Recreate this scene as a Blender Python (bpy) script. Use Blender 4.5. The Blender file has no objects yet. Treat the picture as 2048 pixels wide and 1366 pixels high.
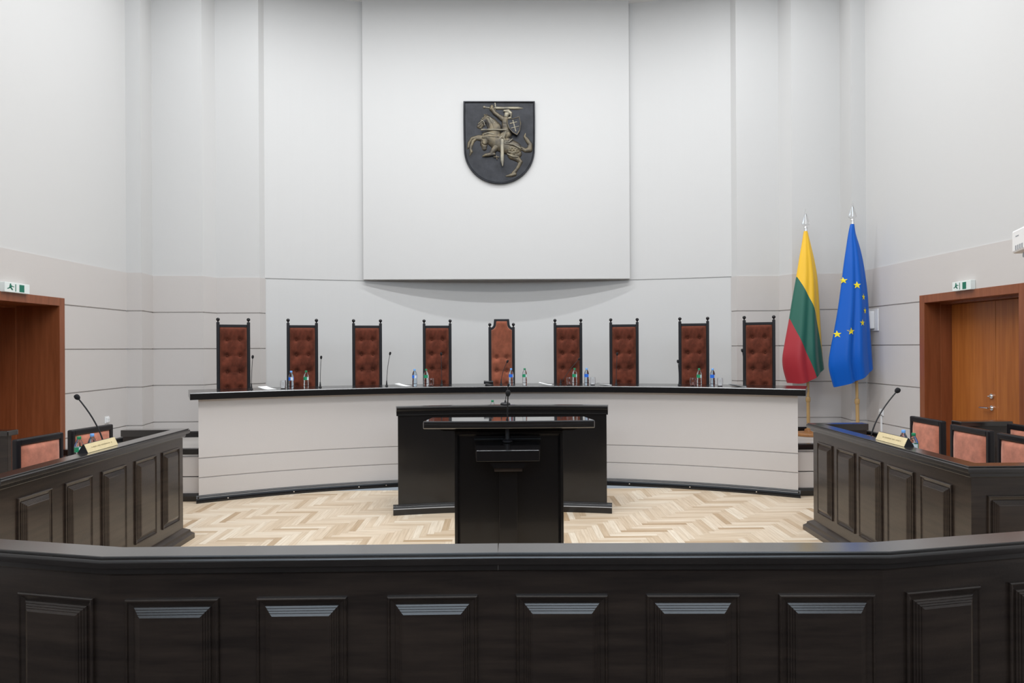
import bpy, bmesh, math, random
import numpy as np
from mathutils import Vector, Matrix, Euler
random.seed(7)
PI = math.pi
C = bpy.context.scene.collection
S = bpy.context.scene
R = math.radians

# ------------------------------------------------------------------ camera
cam = bpy.data.objects.new('camera', bpy.data.cameras.new('camera'))
C.objects.link(cam)
cam.data.sensor_width = 36.0
cam.data.lens = 1370.0 / 2048 * 36
cam.data.shift_y = 12.0 / 2048
cam.data.clip_start = 0.05
cam.matrix_world = (Matrix.Translation((0, 0, 1.78)) @ Matrix.Rotation(R(-1.0), 4, 'Z')
                    @ Matrix.Rotation(R(90), 4, 'X') @ Matrix.Rotation(R(-0.3), 4, 'Z'))
S.camera = cam

# ------------------------------------------------------------------ view, world, lamps of the ceiling
S.view_settings.view_transform = 'Standard'
S.view_settings.look = 'None'
S.view_settings.exposure = 0.33
S.view_settings.gamma = 1.0
S.view_settings.use_curve_mapping = False
w = bpy.data.worlds.new('world'); S.world = w; w.use_nodes = True
w.node_tree.nodes['Background'].inputs[0].default_value = (0.8, 0.9, 1.0, 1)
w.node_tree.nodes['Background'].inputs[1].default_value = 0.3

CEIL = 7.2
def area(x, y, sx, sy, power, col=(1.0, 0.985, 0.97), z=CEIL - 0.06):
    d = bpy.data.lights.new('ceiling_lamp', 'AREA'); d.shape = 'RECTANGLE'
    d.size = sx; d.size_y = sy; d.energy = power; d.color = col
    o = bpy.data.objects.new('ceiling_lamp', d); C.objects.link(o); o.location = (x, y, z)
    return o
COOL = (0.95, 0.975, 1.0); NEU = (1.0, 0.99, 0.975)
area(0, 8.75, 8.6, 0.14, 112, COOL)
area(0, 7.0, 8.0, 0.22, 180, COOL)
area(0, 3.4, 5.2, 1.0, 240, NEU)
area(0, -0.6, 8.0, 1.4, 50, NEU)
# daylight of unseen high windows; side ones added to brighten the barrier's bevels
def unseen_window_light(x, y, rz, wd, p):
    o = area(x, y, wd, 2.6, p, (0.72, 0.86, 1.0), z=5.5); o.name = 'window_daylight'; o.rotation_euler = (R(90), 0, rz)
for x in (-3.75, -1.25, 1.25, 3.75): unseen_window_light(x, -6.9, 0, 2.3, 72)
unseen_window_light(-5.03, -4.3, R(-90), 4.4, 38); unseen_window_light(5.03, -4.3, R(90), 4.4, 38)  # added light panels in front of the closed side walls

# ------------------------------------------------------------------ materials
def mat(name, col, rough=0.5, metal=0.0, spec=0.5, coat=0.0, coat_rough=0.1, sheen=0.0, bump=0.0, bscale=200,
        var=0.0, vscale=(3, 3, 3), trans=0.0, ior=1.45, emit=None, dark=None, alpha=1.0, sheen_tint=None, detail=4):
    m = bpy.data.materials.new(name); m.use_nodes = True
    nt = m.node_tree; b = nt.nodes['Principled BSDF']
    b.inputs['Base Color'].default_value = (*col, 1)
    b.inputs['Roughness'].default_value = rough
    b.inputs['Metallic'].default_value = metal
    b.inputs['Specular IOR Level'].default_value = spec
    b.inputs['Coat Weight'].default_value = coat
    b.inputs['Coat Roughness'].default_value = coat_rough
    b.inputs['Sheen Weight'].default_value = sheen
    if sheen_tint: b.inputs['Sheen Tint'].default_value = (*sheen_tint, 1)
    b.inputs['Transmission Weight'].default_value = trans
    b.inputs['IOR'].default_value = ior
    b.inputs['Alpha'].default_value = alpha
    tc = nt.nodes.new('ShaderNodeTexCoord')
    if var > 0 or dark:
        mp = nt.nodes.new('ShaderNodeMapping'); mp.inputs['Scale'].default_value = vscale
        nz = nt.nodes.new('ShaderNodeTexNoise'); nz.inputs['Scale'].default_value = 1.0
        nz.inputs['Detail'].default_value = detail; nz.inputs['Roughness'].default_value = 0.6
        rp = nt.nodes.new('ShaderNodeValToRGB')
        lo = dark if dark else tuple(c * (1 - var) for c in col)
        rp.color_ramp.elements[0].position = 0.3; rp.color_ramp.elements[1].position = 0.7
        rp.color_ramp.elements[0].color = (*lo, 1)
        rp.color_ramp.elements[1].color = (*(col if dark else tuple(min(1, c * (1 + var)) for c in col)), 1)
        nt.links.new(tc.outputs['Object'], mp.inputs[0]); nt.links.new(mp.outputs[0], nz.inputs['Vector'])
        nt.links.new(nz.outputs[0], rp.inputs[0]); nt.links.new(rp.outputs[0], b.inputs['Base Color'])
    if bump > 0:
        n2 = nt.nodes.new('ShaderNodeTexNoise'); n2.inputs['Scale'].default_value = bscale
        bp = nt.nodes.new('ShaderNodeBump'); bp.inputs['Strength'].default_value = bump
        bp.inputs['Distance'].default_value = 0.002
        nt.links.new(tc.outputs['Object'], n2.inputs['Vector']); nt.links.new(n2.outputs[0], bp.inputs['Height'])
        nt.links.new(bp.outputs[0], b.inputs['Normal'])
    if emit:
        b.inputs['Emission Color'].default_value = (*emit[0], 1); b.inputs['Emission Strength'].default_value = emit[1]
    return m

M = {}
M['wall'] = mat('white_wall', (0.60, 0.596, 0.588), 0.75, bump=0.15, bscale=60)
M['wains'] = mat('cream_plaster', (0.578, 0.546, 0.525), 0.6, bump=0.2, bscale=60)
M['ceil'] = mat('ceiling_white', (0.8, 0.8, 0.8), 0.9)
M['benchw'] = mat('bench_plaster', (0.605, 0.575, 0.56), 0.5, bump=0.2, bscale=60)
M['wood'] = mat('dark_stained_oak', (0.042, 0.029, 0.022), 0.28, spec=0.5, coat=0.35, coat_rough=0.15, bump=0.15, bscale=90,
                dark=(0.017, 0.012, 0.010), vscale=(2.5, 2.5, 26))
M['woodh'] = mat('dark_stained_oak_rail', (0.022, 0.018, 0.016), 0.24, spec=0.6, coat=0.9, coat_rough=0.18, bump=0.08, bscale=90,
                 dark=(0.012, 0.010, 0.009), vscale=(4, 4, 20))
M['black'] = mat('black_lacquered_wood', (0.007, 0.0065, 0.007), 0.22, spec=0.5, coat=0.3, coat_rough=0.08, bump=0.08, bscale=60)
M['gloss'] = mat('polished_black', (0.012, 0.011, 0.011), 0.12, spec=0.9, coat=1.0, coat_rough=0.03)
M['frame'] = mat('ebony_chair_wood', (0.009, 0.008, 0.010), 0.38, spec=0.4, coat=0.1)
M['velvet'] = mat('brown_velvet', (0.115, 0.029, 0.016), 0.8, spec=0.15, sheen=0.35, sheen_tint=(1, 0.55, 0.4),
                  var=0.5, vscale=(10, 10, 7), bump=0.3, bscale=300)
M['velvet_light'] = mat('worn_brown_velvet', (0.25, 0.075, 0.042), 0.8, spec=0.15, sheen=0.6, sheen_tint=(1, 0.6, 0.45),
                        var=0.35, vscale=(9, 9, 7), bump=0.3, bscale=300)
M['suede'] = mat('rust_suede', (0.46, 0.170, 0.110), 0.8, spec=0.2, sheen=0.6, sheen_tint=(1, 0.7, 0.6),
                 var=0.28, vscale=(11, 11, 11), bump=0.3, bscale=300)  # side chair velvet, its bright lit sheen put into the base colour
M['door'] = mat('reddish_veneer', (0.42, 0.140, 0.030), 0.38, spec=0.4, coat=0.15, dark=(0.30, 0.088, 0.017), vscale=(28, 28, 1.2))
M['doorframe'] = mat('reddish_frame_wood', (0.27, 0.085, 0.034), 0.35, spec=0.4, coat=0.2, dark=(0.19, 0.055, 0.02), vscale=(22, 22, 1.5))  # same wood as the leaves, jamb shade put into a darker colour
M['chrome'] = mat('chrome', (0.8, 0.8, 0.8), 0.12, metal=1)
M['silver'] = mat('silver_spearhead', (0.75, 0.75, 0.75), 0.25, metal=0.9)
M['plastic'] = mat('black_plastic', (0.012, 0.012, 0.014), 0.45)
M['foam'] = mat('mic_foam', (0.010, 0.010, 0.012), 0.9, bump=0.6, bscale=500)
M['whitep'] = mat('white_plastic', (0.80, 0.80, 0.80), 0.4)
M['greyp'] = mat('grey_plastic', (0.28, 0.30, 0.33), 0.4)
M['paper'] = mat('paper', (0.85, 0.85, 0.85), 0.7)
M['carpet'] = mat('dark_carpet', (0.045, 0.035, 0.032), 0.95)  # unseen audience-side floor, dark tone added so the barrier front reflects little
M['rearwood'] = mat('rear_wood_panelling', (0.10, 0.055, 0.035), 0.6)  # unseen rear wall, dark brown added to keep reflections in the barrier low
M['deckfloor'] = mat('pale_deck_floor', (0.56, 0.53, 0.50), 0.35)
M['brass'] = mat('brass_plate', (0.83, 0.70, 0.42), 0.32, metal=0.25, var=0.06, vscale=(30, 30, 30))
M['engrave'] = mat('engraving', (0.35, 0.28, 0.15), 0.6)
M['green'] = mat('sign_green', (0.01, 0.16, 0.10), 0.5)
M['signw'] = mat('sign_white', (0.75, 0.80, 0.78), 0.4)
M['pole'] = mat('light_pole_wood', (0.52, 0.33, 0.14), 0.4, var=0.15, vscale=(20, 20, 3))
M['polebase'] = mat('brown_base_wood', (0.38, 0.17, 0.06), 0.4, var=0.2, vscale=(15, 3, 3))
M['pet'] = mat('clear_bottle', (0.93, 0.96, 1.0), 0.03, trans=1.0, ior=1.25)
M['petb'] = mat('clear_blue_bottle', (0.72, 0.86, 1.0), 0.03, trans=1.0, ior=1.25)
M['glass'] = mat('drinking_glass', (0.97, 0.98, 1.0), 0.0, trans=1.0, ior=1.35)
M['capg'] = mat('green_cap', (0.01, 0.22, 0.09), 0.4)
M['capb'] = mat('light_blue_cap', (0.18, 0.42, 0.85), 0.4)
M['labg'] = mat('green_label', (0.02, 0.30, 0.14), 0.4)
M['labb'] = mat('blue_label', (0.02, 0.16, 0.75), 0.4)
M['labw'] = mat('white_label', (0.75, 0.82, 0.85), 0.4)
M['yellow'] = mat('star_yellow', (0.85, 0.70, 0.02), 0.55)
M['eublue'] = mat('blue_flag_satin', (0.0, 0.10, 0.50), 0.40, spec=0.35, sheen=0.1, sheen_tint=(0.3, 0.5, 1))
M['iron'] = mat('dark_bronze', (0.020, 0.021, 0.025), 0.42, metal=0.5, var=0.4, vscale=(6, 6, 6), bump=0.5, bscale=30)
M['bronze'] = mat('worn_bronze', (0.165, 0.135, 0.085), 0.42, metal=0.65, dark=(0.045, 0.042, 0.042), vscale=(9, 9, 9), bump=0.4, bscale=70)
M['bronze_b'] = mat('polished_bronze', (0.30, 0.27, 0.20), 0.4, metal=0.6, dark=(0.14, 0.13, 0.11), vscale=(9, 9, 9))
M['lens'] = mat('lens_dark', (0.01, 0.012, 0.02), 0.1)

def floor_mat():
    m = bpy.data.materials.new('oak_parquet'); m.use_nodes = True
    nt = m.node_tree; b = nt.nodes['Principled BSDF']
    at = nt.nodes.new('ShaderNodeAttribute'); at.attribute_name = 'plank'; at.attribute_type = 'GEOMETRY'
    rp = nt.nodes.new('ShaderNodeValToRGB'); cr = rp.color_ramp
    cr.elements[0].position = 0; cr.elements[0].color = (0.47, 0.34, 0.215, 1)
    cr.elements[1].position = 1; cr.elements[1].color = (0.76, 0.67, 0.545, 1)
    e = cr.elements.new(0.22); e.color = (0.59, 0.465, 0.33, 1)
    e = cr.elements.new(0.6); e.color = (0.69, 0.575, 0.44, 1)
    uv = nt.nodes.new('ShaderNodeUVMap'); uv.uv_map = 'UVMap'
    mp = nt.nodes.new('ShaderNodeMapping'); mp.inputs['Scale'].default_value = (3, 60, 1)
    nz = nt.nodes.new('ShaderNodeTexNoise'); nz.inputs['Scale'].default_value = 1; nz.inputs['Detail'].default_value = 5
    mx = nt.nodes.new('ShaderNodeMixRGB'); mx.blend_type = 'MULTIPLY'; mx.inputs[0].default_value = 0.55
    r2 = nt.nodes.new('ShaderNodeValToRGB')
    r2.color_ramp.elements[0].position = 0.3; r2.color_ramp.elements[0].color = (0.66, 0.6, 0.52, 1)
    r2.color_ramp.elements[1].position = 0.6; r2.color_ramp.elements[1].color = (1, 1, 1, 1)
    L = nt.links.new
    L(at.outputs['Fac'], rp.inputs[0]); L(uv.outputs[0], mp.inputs[0]); L(mp.outputs[0], nz.inputs['Vector'])
    L(nz.outputs[0], r2.inputs[0]); L(rp.outputs[0], mx.inputs[1]); L(r2.outputs[0], mx.inputs[2])
    L(mx.outputs[0], b.inputs['Base Color'])
    b.inputs['Roughness'].default_value = 0.42; b.inputs['Specular IOR Level'].default_value = 0.3
    return m
M['floor'] = floor_mat()

def tricolour():
    m = bpy.data.materials.new('tricolour_satin'); m.use_nodes = True
    nt = m.node_tree; b = nt.nodes['Principled BSDF']; L = nt.links.new
    prev = None
    cols = [(0.86, 0.50, 0.015), (0.008, 0.11, 0.075), (0.40, 0.018, 0.028)]
    rgb = nt.nodes.new('ShaderNodeRGB'); rgb.outputs[0].default_value = (*cols[0], 1); prev = rgb.outputs[0]
    for nm, c in (('band_a', cols[1]), ('band_b', cols[2])):
        a = nt.nodes.new('ShaderNodeAttribute'); a.attribute_name = nm
        g = nt.nodes.new('ShaderNodeMath'); g.operation = 'GREATER_THAN'; g.inputs[1].default_value = 0.0
        mx = nt.nodes.new('ShaderNodeMixRGB'); mx.inputs[2].default_value = (*c, 1)
        L(a.outputs['Fac'], g.inputs[0]); L(g.outputs[0], mx.inputs[0]); L(prev, mx.inputs[1]); prev = mx.outputs[0]
    L(prev, b.inputs['Base Color'])
    b.inputs['Roughness'].default_value = 0.5; b.inputs['Sheen Weight'].default_value = 0.15
    return m
M['tricolour'] = tricolour()

# ------------------------------------------------------------------ building helpers
class MB:
    """collects shapes; build() links them as one mesh object"""
    def __init__(s): s.v = []; s.f = []; s.m = []
    def add(s, vs, fs, mi=0):
        k = len(s.v); s.v += [tuple(v) for v in vs]
        for f in fs: s.f.append(tuple(i + k for i in f)); s.m.append(mi)
        return s
    def box(s, x0, x1, y0, y1, z0, z1, mi=0, mtx=None):
        vs = [Vector((x, y, z)) for z in (z0, z1) for (x, y) in ((x0, y0), (x1, y0), (x1, y1), (x0, y1))]
        if mtx: vs = [mtx @ v for v in vs]
        return s.add(vs, [(3, 2, 1, 0), (4, 5, 6, 7), (0, 1, 5, 4), (1, 2, 6, 5), (2, 3, 7, 6), (3, 0, 4, 7)], mi)
    def prism(s, poly, a, b, axis='z', mi=0):
        def P(p, t):
            return (p[0], p[1], t) if axis == 'z' else (p[0], t, p[1]) if axis == 'y' else (t, p[0], p[1])
        n = len(poly)
        vs = [P(p, a) for p in poly] + [P(p, b) for p in poly]
        fs = [tuple(range(n))[::-1], tuple(range(n, 2 * n))] + [(i, (i + 1) % n, n + (i + 1) % n, n + i) for i in range(n)]
        return s.add(vs, fs, mi)
    def lathe(s, prof, seg=20, loc=(0, 0, 0), mi=0, cap=True):
        vs = []; fs = []; n = len(prof)
        for r, z in prof:
            for k in range(seg):
                a = 2 * PI * k / seg; vs.append((loc[0] + r * math.cos(a), loc[1] + r * math.sin(a), loc[2] + z))
        for i in range(n - 1):
            for k in range(seg):
                k2 = (k + 1) % seg; fs.append((i * seg + k, i * seg + k2, (i + 1) * seg + k2, (i + 1) * seg + k))
        if cap:
            if prof[0][0] > 1e-6: fs.append(tuple(range(seg))[::-1])
            if prof[-1][0] > 1e-6: fs.append(tuple((n - 1) * seg + k for k in range(seg)))
        return s.add(vs, fs, mi)
    def tube(s, pts, rad, seg=10, mi=0):
        pts = [Vector(p) for p in pts]; n = len(pts)
        rs = rad if isinstance(rad, (list, tuple)) else [rad] * n
        vs = []; fs = []; up = None
        for i, p in enumerate(pts):
            d = (pts[min(i + 1, n - 1)] - pts[max(i - 1, 0)]).normalized()
            if up is None: up = Vector((0, 0, 1)) if abs(d.z) < 0.9 else Vector((1, 0, 0))
            a = d.cross(up).normalized(); b = a.cross(d).normalized(); up = b
            for k in range(seg):
                t = 2 * PI * k / seg; vs.append(p + (a * math.cos(t) + b * math.sin(t)) * rs[i])
        for i in range(n - 1):
            for k in range(seg):
                k2 = (k + 1) % seg; fs.append((i * seg + k, i * seg + k2, (i + 1) * seg + k2, (i + 1) * seg + k))
        fs.append(tuple(range(seg))[::-1]); fs.append(tuple((n - 1) * seg + k for k in range(seg)))
        return s.add(vs, fs, mi)
    def sweep(s, path, prof, mi=0, closed_prof=True, caps=True, mis=None):
        """path: list of (x,y); prof: list of (offset to the left of travel, z); mitred"""
        n = len(path); m = len(prof); vs = []; fs = []
        P = [Vector(p) for p in path]
        for i in range(n):
            d0 = (P[i] - P[i - 1]).normalized() if i else None
            d1 = (P[i + 1] - P[i]).normalized() if i < n - 1 else None
            if d0 is None: d0 = d1
            if d1 is None: d1 = d0
            n0 = Vector((-d0.y, d0.x)); n1 = Vector((-d1.y, d1.x)); nn = (n0 + n1).normalized()
            nn = nn / max(0.2, nn.dot(n0))
            for o, z in prof: vs.append((P[i].x + nn.x * o, P[i].y + nn.y * o, z))
        mm = m if closed_prof else m - 1
        k = len(s.v); s.v += vs
        for i in range(n - 1):
            for j in range(mm):
                j2 = (j + 1) % m
                s.f.append((k + i * m + j, k + (i + 1) * m + j, k + (i + 1) * m + j2, k + i * m + j2)); s.m.append(mis[j] if mis else mi)
        if caps and closed_prof:
            s.f.append(tuple(k + j for j in range(m))); s.m.append(mi)
            s.f.append(tuple(k + (n - 1) * m + j for j in range(m))[::-1]); s.m.append(mi)
        return s
    def rings(s, rings, mi=0, cap=True):
        n = len(rings[0]); k = len(s.v)
        for r in rings: s.v += [tuple(p) for p in r]
        for i in range(len(rings) - 1):
            for j in range(n):
                j2 = (j + 1) % n; s.f.append((k + i * n + j, k + i * n + j2, k + (i + 1) * n + j2, k + (i + 1) * n + j)); s.m.append(mi)
        if cap: s.f.append(tuple(k + (len(rings) - 1) * n + j for j in range(n))); s.m.append(mi)
        return s
    def build(s, name, mats, parent=None, smooth=None, bevel=0, recalc=True, loc=None):
        me = bpy.data.meshes.new(name); me.from_pydata(s.v, [], s.f); me.update()
        mats = mats if isinstance(mats, (list, tuple)) else [mats]
        for mm in mats: me.materials.append(M[mm] if isinstance(mm, str) else mm)
        me.polygons.foreach_set('material_index', s.m)
        if recalc:
            bm = bmesh.new(); bm.from_mesh(me); bmesh.ops.recalc_face_normals(bm, faces=bm.faces); bm.to_mesh(me); bm.free()
        if smooth is not None:
            me.polygons.foreach_set('use_smooth', [True] * len(me.polygons)); me.set_sharp_from_angle(angle=R(smooth))
        o = bpy.data.objects.new(name, me); C.objects.link(o)
        if parent: o.parent = parent
        if loc: o.location = loc
        if bevel:
            b = o.modifiers.new('bevel', 'BEVEL'); b.width = bevel; b.segments = 2; b.limit_method = 'ANGLE'; b.angle_limit = R(40)
        return o

def tag(o, label, cat, group=None, kind=None):
    if label: o['label'] = label
    if cat: o['category'] = cat
    if group: o['group'] = group
    if kind: o['kind'] = kind
    return o
def empty(name, loc=(0, 0, 0), rz=0, label=None, cat=None, group=None):
    o = bpy.data.objects.new(name, None); C.objects.link(o); o.location = loc; o.rotation_euler = (0, 0, rz); o.empty_display_size = 0.1
    return tag(o, label, cat, group)
def copy_tree(o, parent=None, label=None, group=None):
    c = o.copy(); C.objects.link(c)
    if parent: c.parent = parent
    if label: c['label'] = label
    if group: c['group'] = group
    for ch in list(o.children):
        copy_tree(ch, c)
    return c
def struct(o):
    o['kind'] = 'structure'; return o
def arc(yc, r, a0, a1, n=48):
    """angles in degrees from +Y, positive to +X"""
    return [(r * math.sin(R(a0 + (a1 - a0) * i / n)), yc + r * math.cos(R(a0 + (a1 - a0) * i / n))) for i in range(n + 1)]
YC = 2.229

# ================================================================== the room
def plank_mesh(x0, x1, y0, y1, z, wpl=0.0643, n=7, keep=None):
    vs = []; fs = []; val = []; uvs = []
    i0 = int(x0 / wpl) - n; i1 = int(x1 / wpl) + 1; j0 = int(y0 / wpl) - n; j1 = int(y1 / wpl) + 1
    g = 0.0006
    def quad(a, b, c, d, horiz):
        a2 = max(a, x0); b2 = min(b, x1); c2 = max(c, y0); d2 = min(d, y1)
        if a2 >= b2 or c2 >= d2: return
        k = len(vs); vs.extend([(a2 + g, c2 + g, z), (b2 - g, c2 + g, z), (b2 - g, d2 - g, z), (a2 + g, d2 - g, z)])
        fs.append((k, k + 1, k + 2, k + 3)); val.append(min(1, max(0, random.gauss(0.55, 0.27))))
        ou = random.random() * 40; ov = random.random() * 40
        if horiz: uvs.extend([(a2 + ou, c2 + ov), (b2 + ou, c2 + ov), (b2 + ou, d2 + ov), (a2 + ou, d2 + ov)])
        else: uvs.extend([(c2 + ou, a2 + ov), (c2 + ou, b2 + ov), (d2 + ou, b2 + ov), (d2 + ou, a2 + ov)])
    for i in range(i0, i1 + 1):
        for j in range(j0, j1 + 1):
            m = (i - j) % (2 * n)
            if m == 0: quad(i * wpl, (i + n) * wpl, j * wpl, (j + 1) * wpl, True)
            elif m == 2 * n - 1: quad(i * wpl, (i + 1) * wpl, j * wpl, (j + n) * wpl, False)
    return vs, fs, val, uvs
def planks(name, x0, x1, y0, y1, z, parent=None):
    vs, fs, val, uvs = plank_mesh(x0, x1, y0, y1, z)
    me = bpy.data.meshes.new(name); me.from_pydata(vs, [], fs)
    k = len(fs)
    a = me.attributes.new('plank', 'FLOAT', 'FACE'); a.data.foreach_set('value', val)
    uv = me.uv_layers.new(name='UVMap'); uv.data.foreach_set('uv', [c for p in uvs for c in p])
    # sub-floor closing the joints
    bm = bmesh.new(); bm.from_mesh(me)
    q = [bm.verts.new((x, y, z - 0.002)) for x, y in ((x0, y0), (x1, y0), (x1, y1), (x0, y1))]
    q2 = [bm.verts.new((x, y, z - 0.03)) for x, y in ((x0, y0), (x1, y0), (x1, y1), (x0, y1))]
    nf = [bm.faces.new(q), bm.faces.new(q2[::-1])]
    for i in range(4): nf.append(bm.faces.new((q[i], q2[i], q2[(i + 1) % 4], q[(i + 1) % 4])))
    bm.to_mesh(me); bm.free()
    me.materials.append(M['floor'])
    o = bpy.data.objects.new(name, me); C.objects.link(o)
    if parent: o.parent = parent
    return o
struct(planks('floor', -5.6, 5.6, 2.50, 8.6, 0.0))
struct(MB().box(-5.6, 5.6, -7.0, 2.497, -0.03, 0.0).build('floor', 'carpet'))

WX = 5.13
# plan of the stepped back wall, left side, then the arc, then mirrored
RN = 10.0; NX = 3.525; NY = 10.35
ycn = NY - math.sqrt(RN * RN - NX * NX)
an = math.degrees(math.asin(NX / RN))
step_l = [(-WX, 9.5), (-4.925, 9.5), (-4.985, 9.92), (-4.28, 9.95), (-4.20, 10.22), (-3.56, 10.22), (-NX, NY)]
step_r = [(-x, y) for x, y in step_l][::-1]
niche = arc(ycn, RN, -an, an, 40)
G = [0.735, 1.262, 1.785, 2.31]      # heights of the horizontal joints
def wall_profile(z0, z1, grooves, off=0.0, thick=-0.12, ledge=None):
    """inner face profile towards the room (room = right of travel => negative offsets), closed at the back"""
    pr = [(-off, z0)]
    for g in grooves:
        if z0 < g < z1: pr += [(-off, g - 0.010), (-off + 0.016, g - 0.006), (-off + 0.016, g + 0.005), (-off, g + 0.008)]
    pr += [(-off, z1)]
    return pr + [(0.15, z1), (0.15, z0)]
WT = 2.835
def wall_run(mb, path, z0=0.0, zt=CEIL, grooves=G, wains=True):
    if wains and z0 < WT:
        mb.sweep(path, wall_profile(z0, WT, grooves, off=0.012), mi=1)
        mb.sweep(path, wall_profile(WT, zt, [], off=0.0), mi=0)
    else:
        mb.sweep(path, wall_profile(z0, zt, grooves), mi=0)
DZ = 2.385; DYS = {-1: (6.45, 8.13), 1: (6.56, 8.25)}
mb = MB(); wall_run(mb, step_l); mb.build('tmp', ['wall', 'wains'])
bl = bpy.context.scene.objects['tmp']; bl.name = 'wall_back_left'; struct(bl)
mb = MB(); wall_run(mb, step_r); o = mb.build('wall_back_right', ['wall', 'wains']); struct(o)
mb = MB(); wall_run(mb, niche, grooves=[WT], wains=False); o = mb.build('wall_back', ['wall']); struct(o)
for side in (-1, 1):
    mb = MB(); DY0, DY1 = DYS[side]
    segs = [([(-WX, -7), (-WX, DY0)], 0, CEIL), ([(-WX, DY1), (-WX, 9.5)], 0, CEIL), ([(-WX, DY0), (-WX, DY1)], DZ, CEIL)]
    for path, z0, z1 in segs:
        if side == 1: path = [(-x, y) for x, y in path][::-1]
        wall_run(mb, path, z0, z1)
    o = mb.build('wall_left' if side < 0 else 'wall_right', ['wall', 'wains']); struct(o)
fw = MB(); fw.box(-5.3, 5.3, -7.15, -7.0, 0, 4.15, 1); fw.box(-5.3, 5.3, -7.15, -7.0, 6.85, CEIL)
for xa, xb in ((-5.3, -4.95), (-2.55, -2.45), (-0.05, 0.05), (2.45, 2.55), (4.95, 5.3)): fw.box(xa, xb, -7.15, -7.0, 4.15, 6.85)
struct(fw.build('wall_front', ['wall', 'rearwood']))
o = MB().box(-5.4, 5.4, -7.1, 11.1, CEIL, CEIL + 0.1).build('ceiling', 'ceil'); struct(o)

for k, (x, y, rz, hw_) in enumerate([(-3.75, -7.0, 0, 1.2), (-1.25, -7.0, 0, 1.2), (1.25, -7.0, 0, 1.2), (3.75, -7.0, 0, 1.2), (-WX, -4.3, R(-90), 2.25), (WX, -4.3, R(90), 2.25)]):  # all unseen; the two side frames are added on closed wall
    wroot = empty('window_%d' % (k + 1), (x, y, 5.5), rz); struct(wroot)
    fm = MB()
    for a in np.linspace(-hw_, hw_ - 0.06, 3 if hw_ < 2 else 5): fm.box(a, a + 0.06, 0.02, 0.08, -1.35, 1.35)
    for b in (-1.35, -0.03, 1.29): fm.box(-hw_, hw_, 0.021, 0.079, b, b + 0.06)
    fm.build('window_frame', 'whitep', wroot)
# flat centre panel hanging in the niche
pn = MB(); px0, px1, py = -2.12, 2.04, 10.72
pn.box(px0, px1, py - 0.03, 10.785, 2.848, CEIL)
o = pn.build('trim_1', 'wall', bevel=0.003); struct(o)
tag(o, 'flat white wall panel behind the coat of arms', 'wall panel')
# shadow joints either side of the panel
for x in (px0 - 0.012, px1 + 0.012):
    pass

# doors
def make_door(side, name):
    DY0, DY1 = DYS[side]
    root = empty(name, (side * WX, (DY0 + DY1) / 2, 0)); struct(root)
    q0, q1, q2 = (0.47, 0.74, 0.80) if side < 0 else (0.17, 0.295, 0.34)
    s = side; cy = (DY0 + DY1) / 2
    def bx(mb, xa, xb, ya, yb, za, zb):     # xa..xb measured into the wall
        xs = sorted((s * xa, s * xb)); mb.box(xs[0], xs[1], ya - cy, yb - cy, za, zb)
    fr = MB(); t = 0.095
    bx(fr, -0.025, q2, DY0, DY0 + t, 0, DZ); bx(fr, -0.025, q2, DY1 - t, DY1, 0, DZ); bx(fr, -0.025, q2, DY0 + t, DY1 - t, DZ - t, DZ)
    fr.build('frame', 'doorframe', root, bevel=0.003)
    st = MB(); t2 = t + 0.02
    bx(st, q0, q2, DY0 + t, DY0 + t2, 0, DZ - t); bx(st, q0, q2, DY1 - t2, DY1 - t, 0, DZ - t); bx(st, q0, q2, DY0 + t2, DY1 - t2, DZ - t2, DZ - t)
    st.build('door_stop', 'doorframe', root)
    back = MB(); bx(back, q2 + 0.005, q2 + 0.03, DY0 + t2 - 0.05, DY1 - t2 + 0.05, 0, DZ - t); back.build('backing', 'doorframe', root)
    mid = (DY0 + DY1) / 2
    for (a, b, h) in ((DY0 + t2 + 0.003, mid - 0.002, False), (mid + 0.002, DY1 - t2 - 0.003, True)):
        lf = MB(); bx(lf, q1, q2, a, b, 0.008, DZ - t2 - 0.003); leaf = lf.build('leaf', 'door', root, bevel=0.002)
        if h:
            X = q1; hy = mid + 0.055
            hm = MB()
            for zz, rr in ((1.085, 0.027),):
                hm.tube([(s * X, hy - cy, zz), (s * (X - 0.012), hy - cy, zz)], rr, 20)
                hm.tube([(s * (X - 0.01), hy - cy, zz), (s * (X - 0.055), hy - cy, zz)], 0.011, 12)
                hm.tube([(s * (X - 0.052), hy - cy - 0.005, zz), (s * (X - 0.055), hy - cy + 0.06, zz), (s * (X - 0.05), hy - cy + 0.135, zz - 0.004)], [0.011, 0.010, 0.009], 12)
            hm.build('handle', 'chrome', leaf, smooth=40)
            lk = MB(); lk.tube([(s * X, hy - cy, 1.215), (s * (X - 0.014), hy - cy, 1.215)], 0.026, 20)
            lk.tube([(s * (X - 0.012), hy - cy, 1.215), (s * (X - 0.035), hy - cy, 1.215)], 0.010, 12)
            lk.tube([(s * (X - 0.032), hy - cy - 0.004, 1.215), (s * (X - 0.034), hy - cy + 0.022, 1.213)], 0.008, 10)
            lk.build('lock', 'chrome', leaf, smooth=40)
    tag(root, None, None)
    return root
d1 = make_door(-1, 'door_1'); d2 = make_door(1, 'door_2')
tag(d1, 'reddish wooden double door deep in the left wall', 'door'); tag(d2, 'reddish wooden double door with chrome lever in the right wall', 'door')

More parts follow.
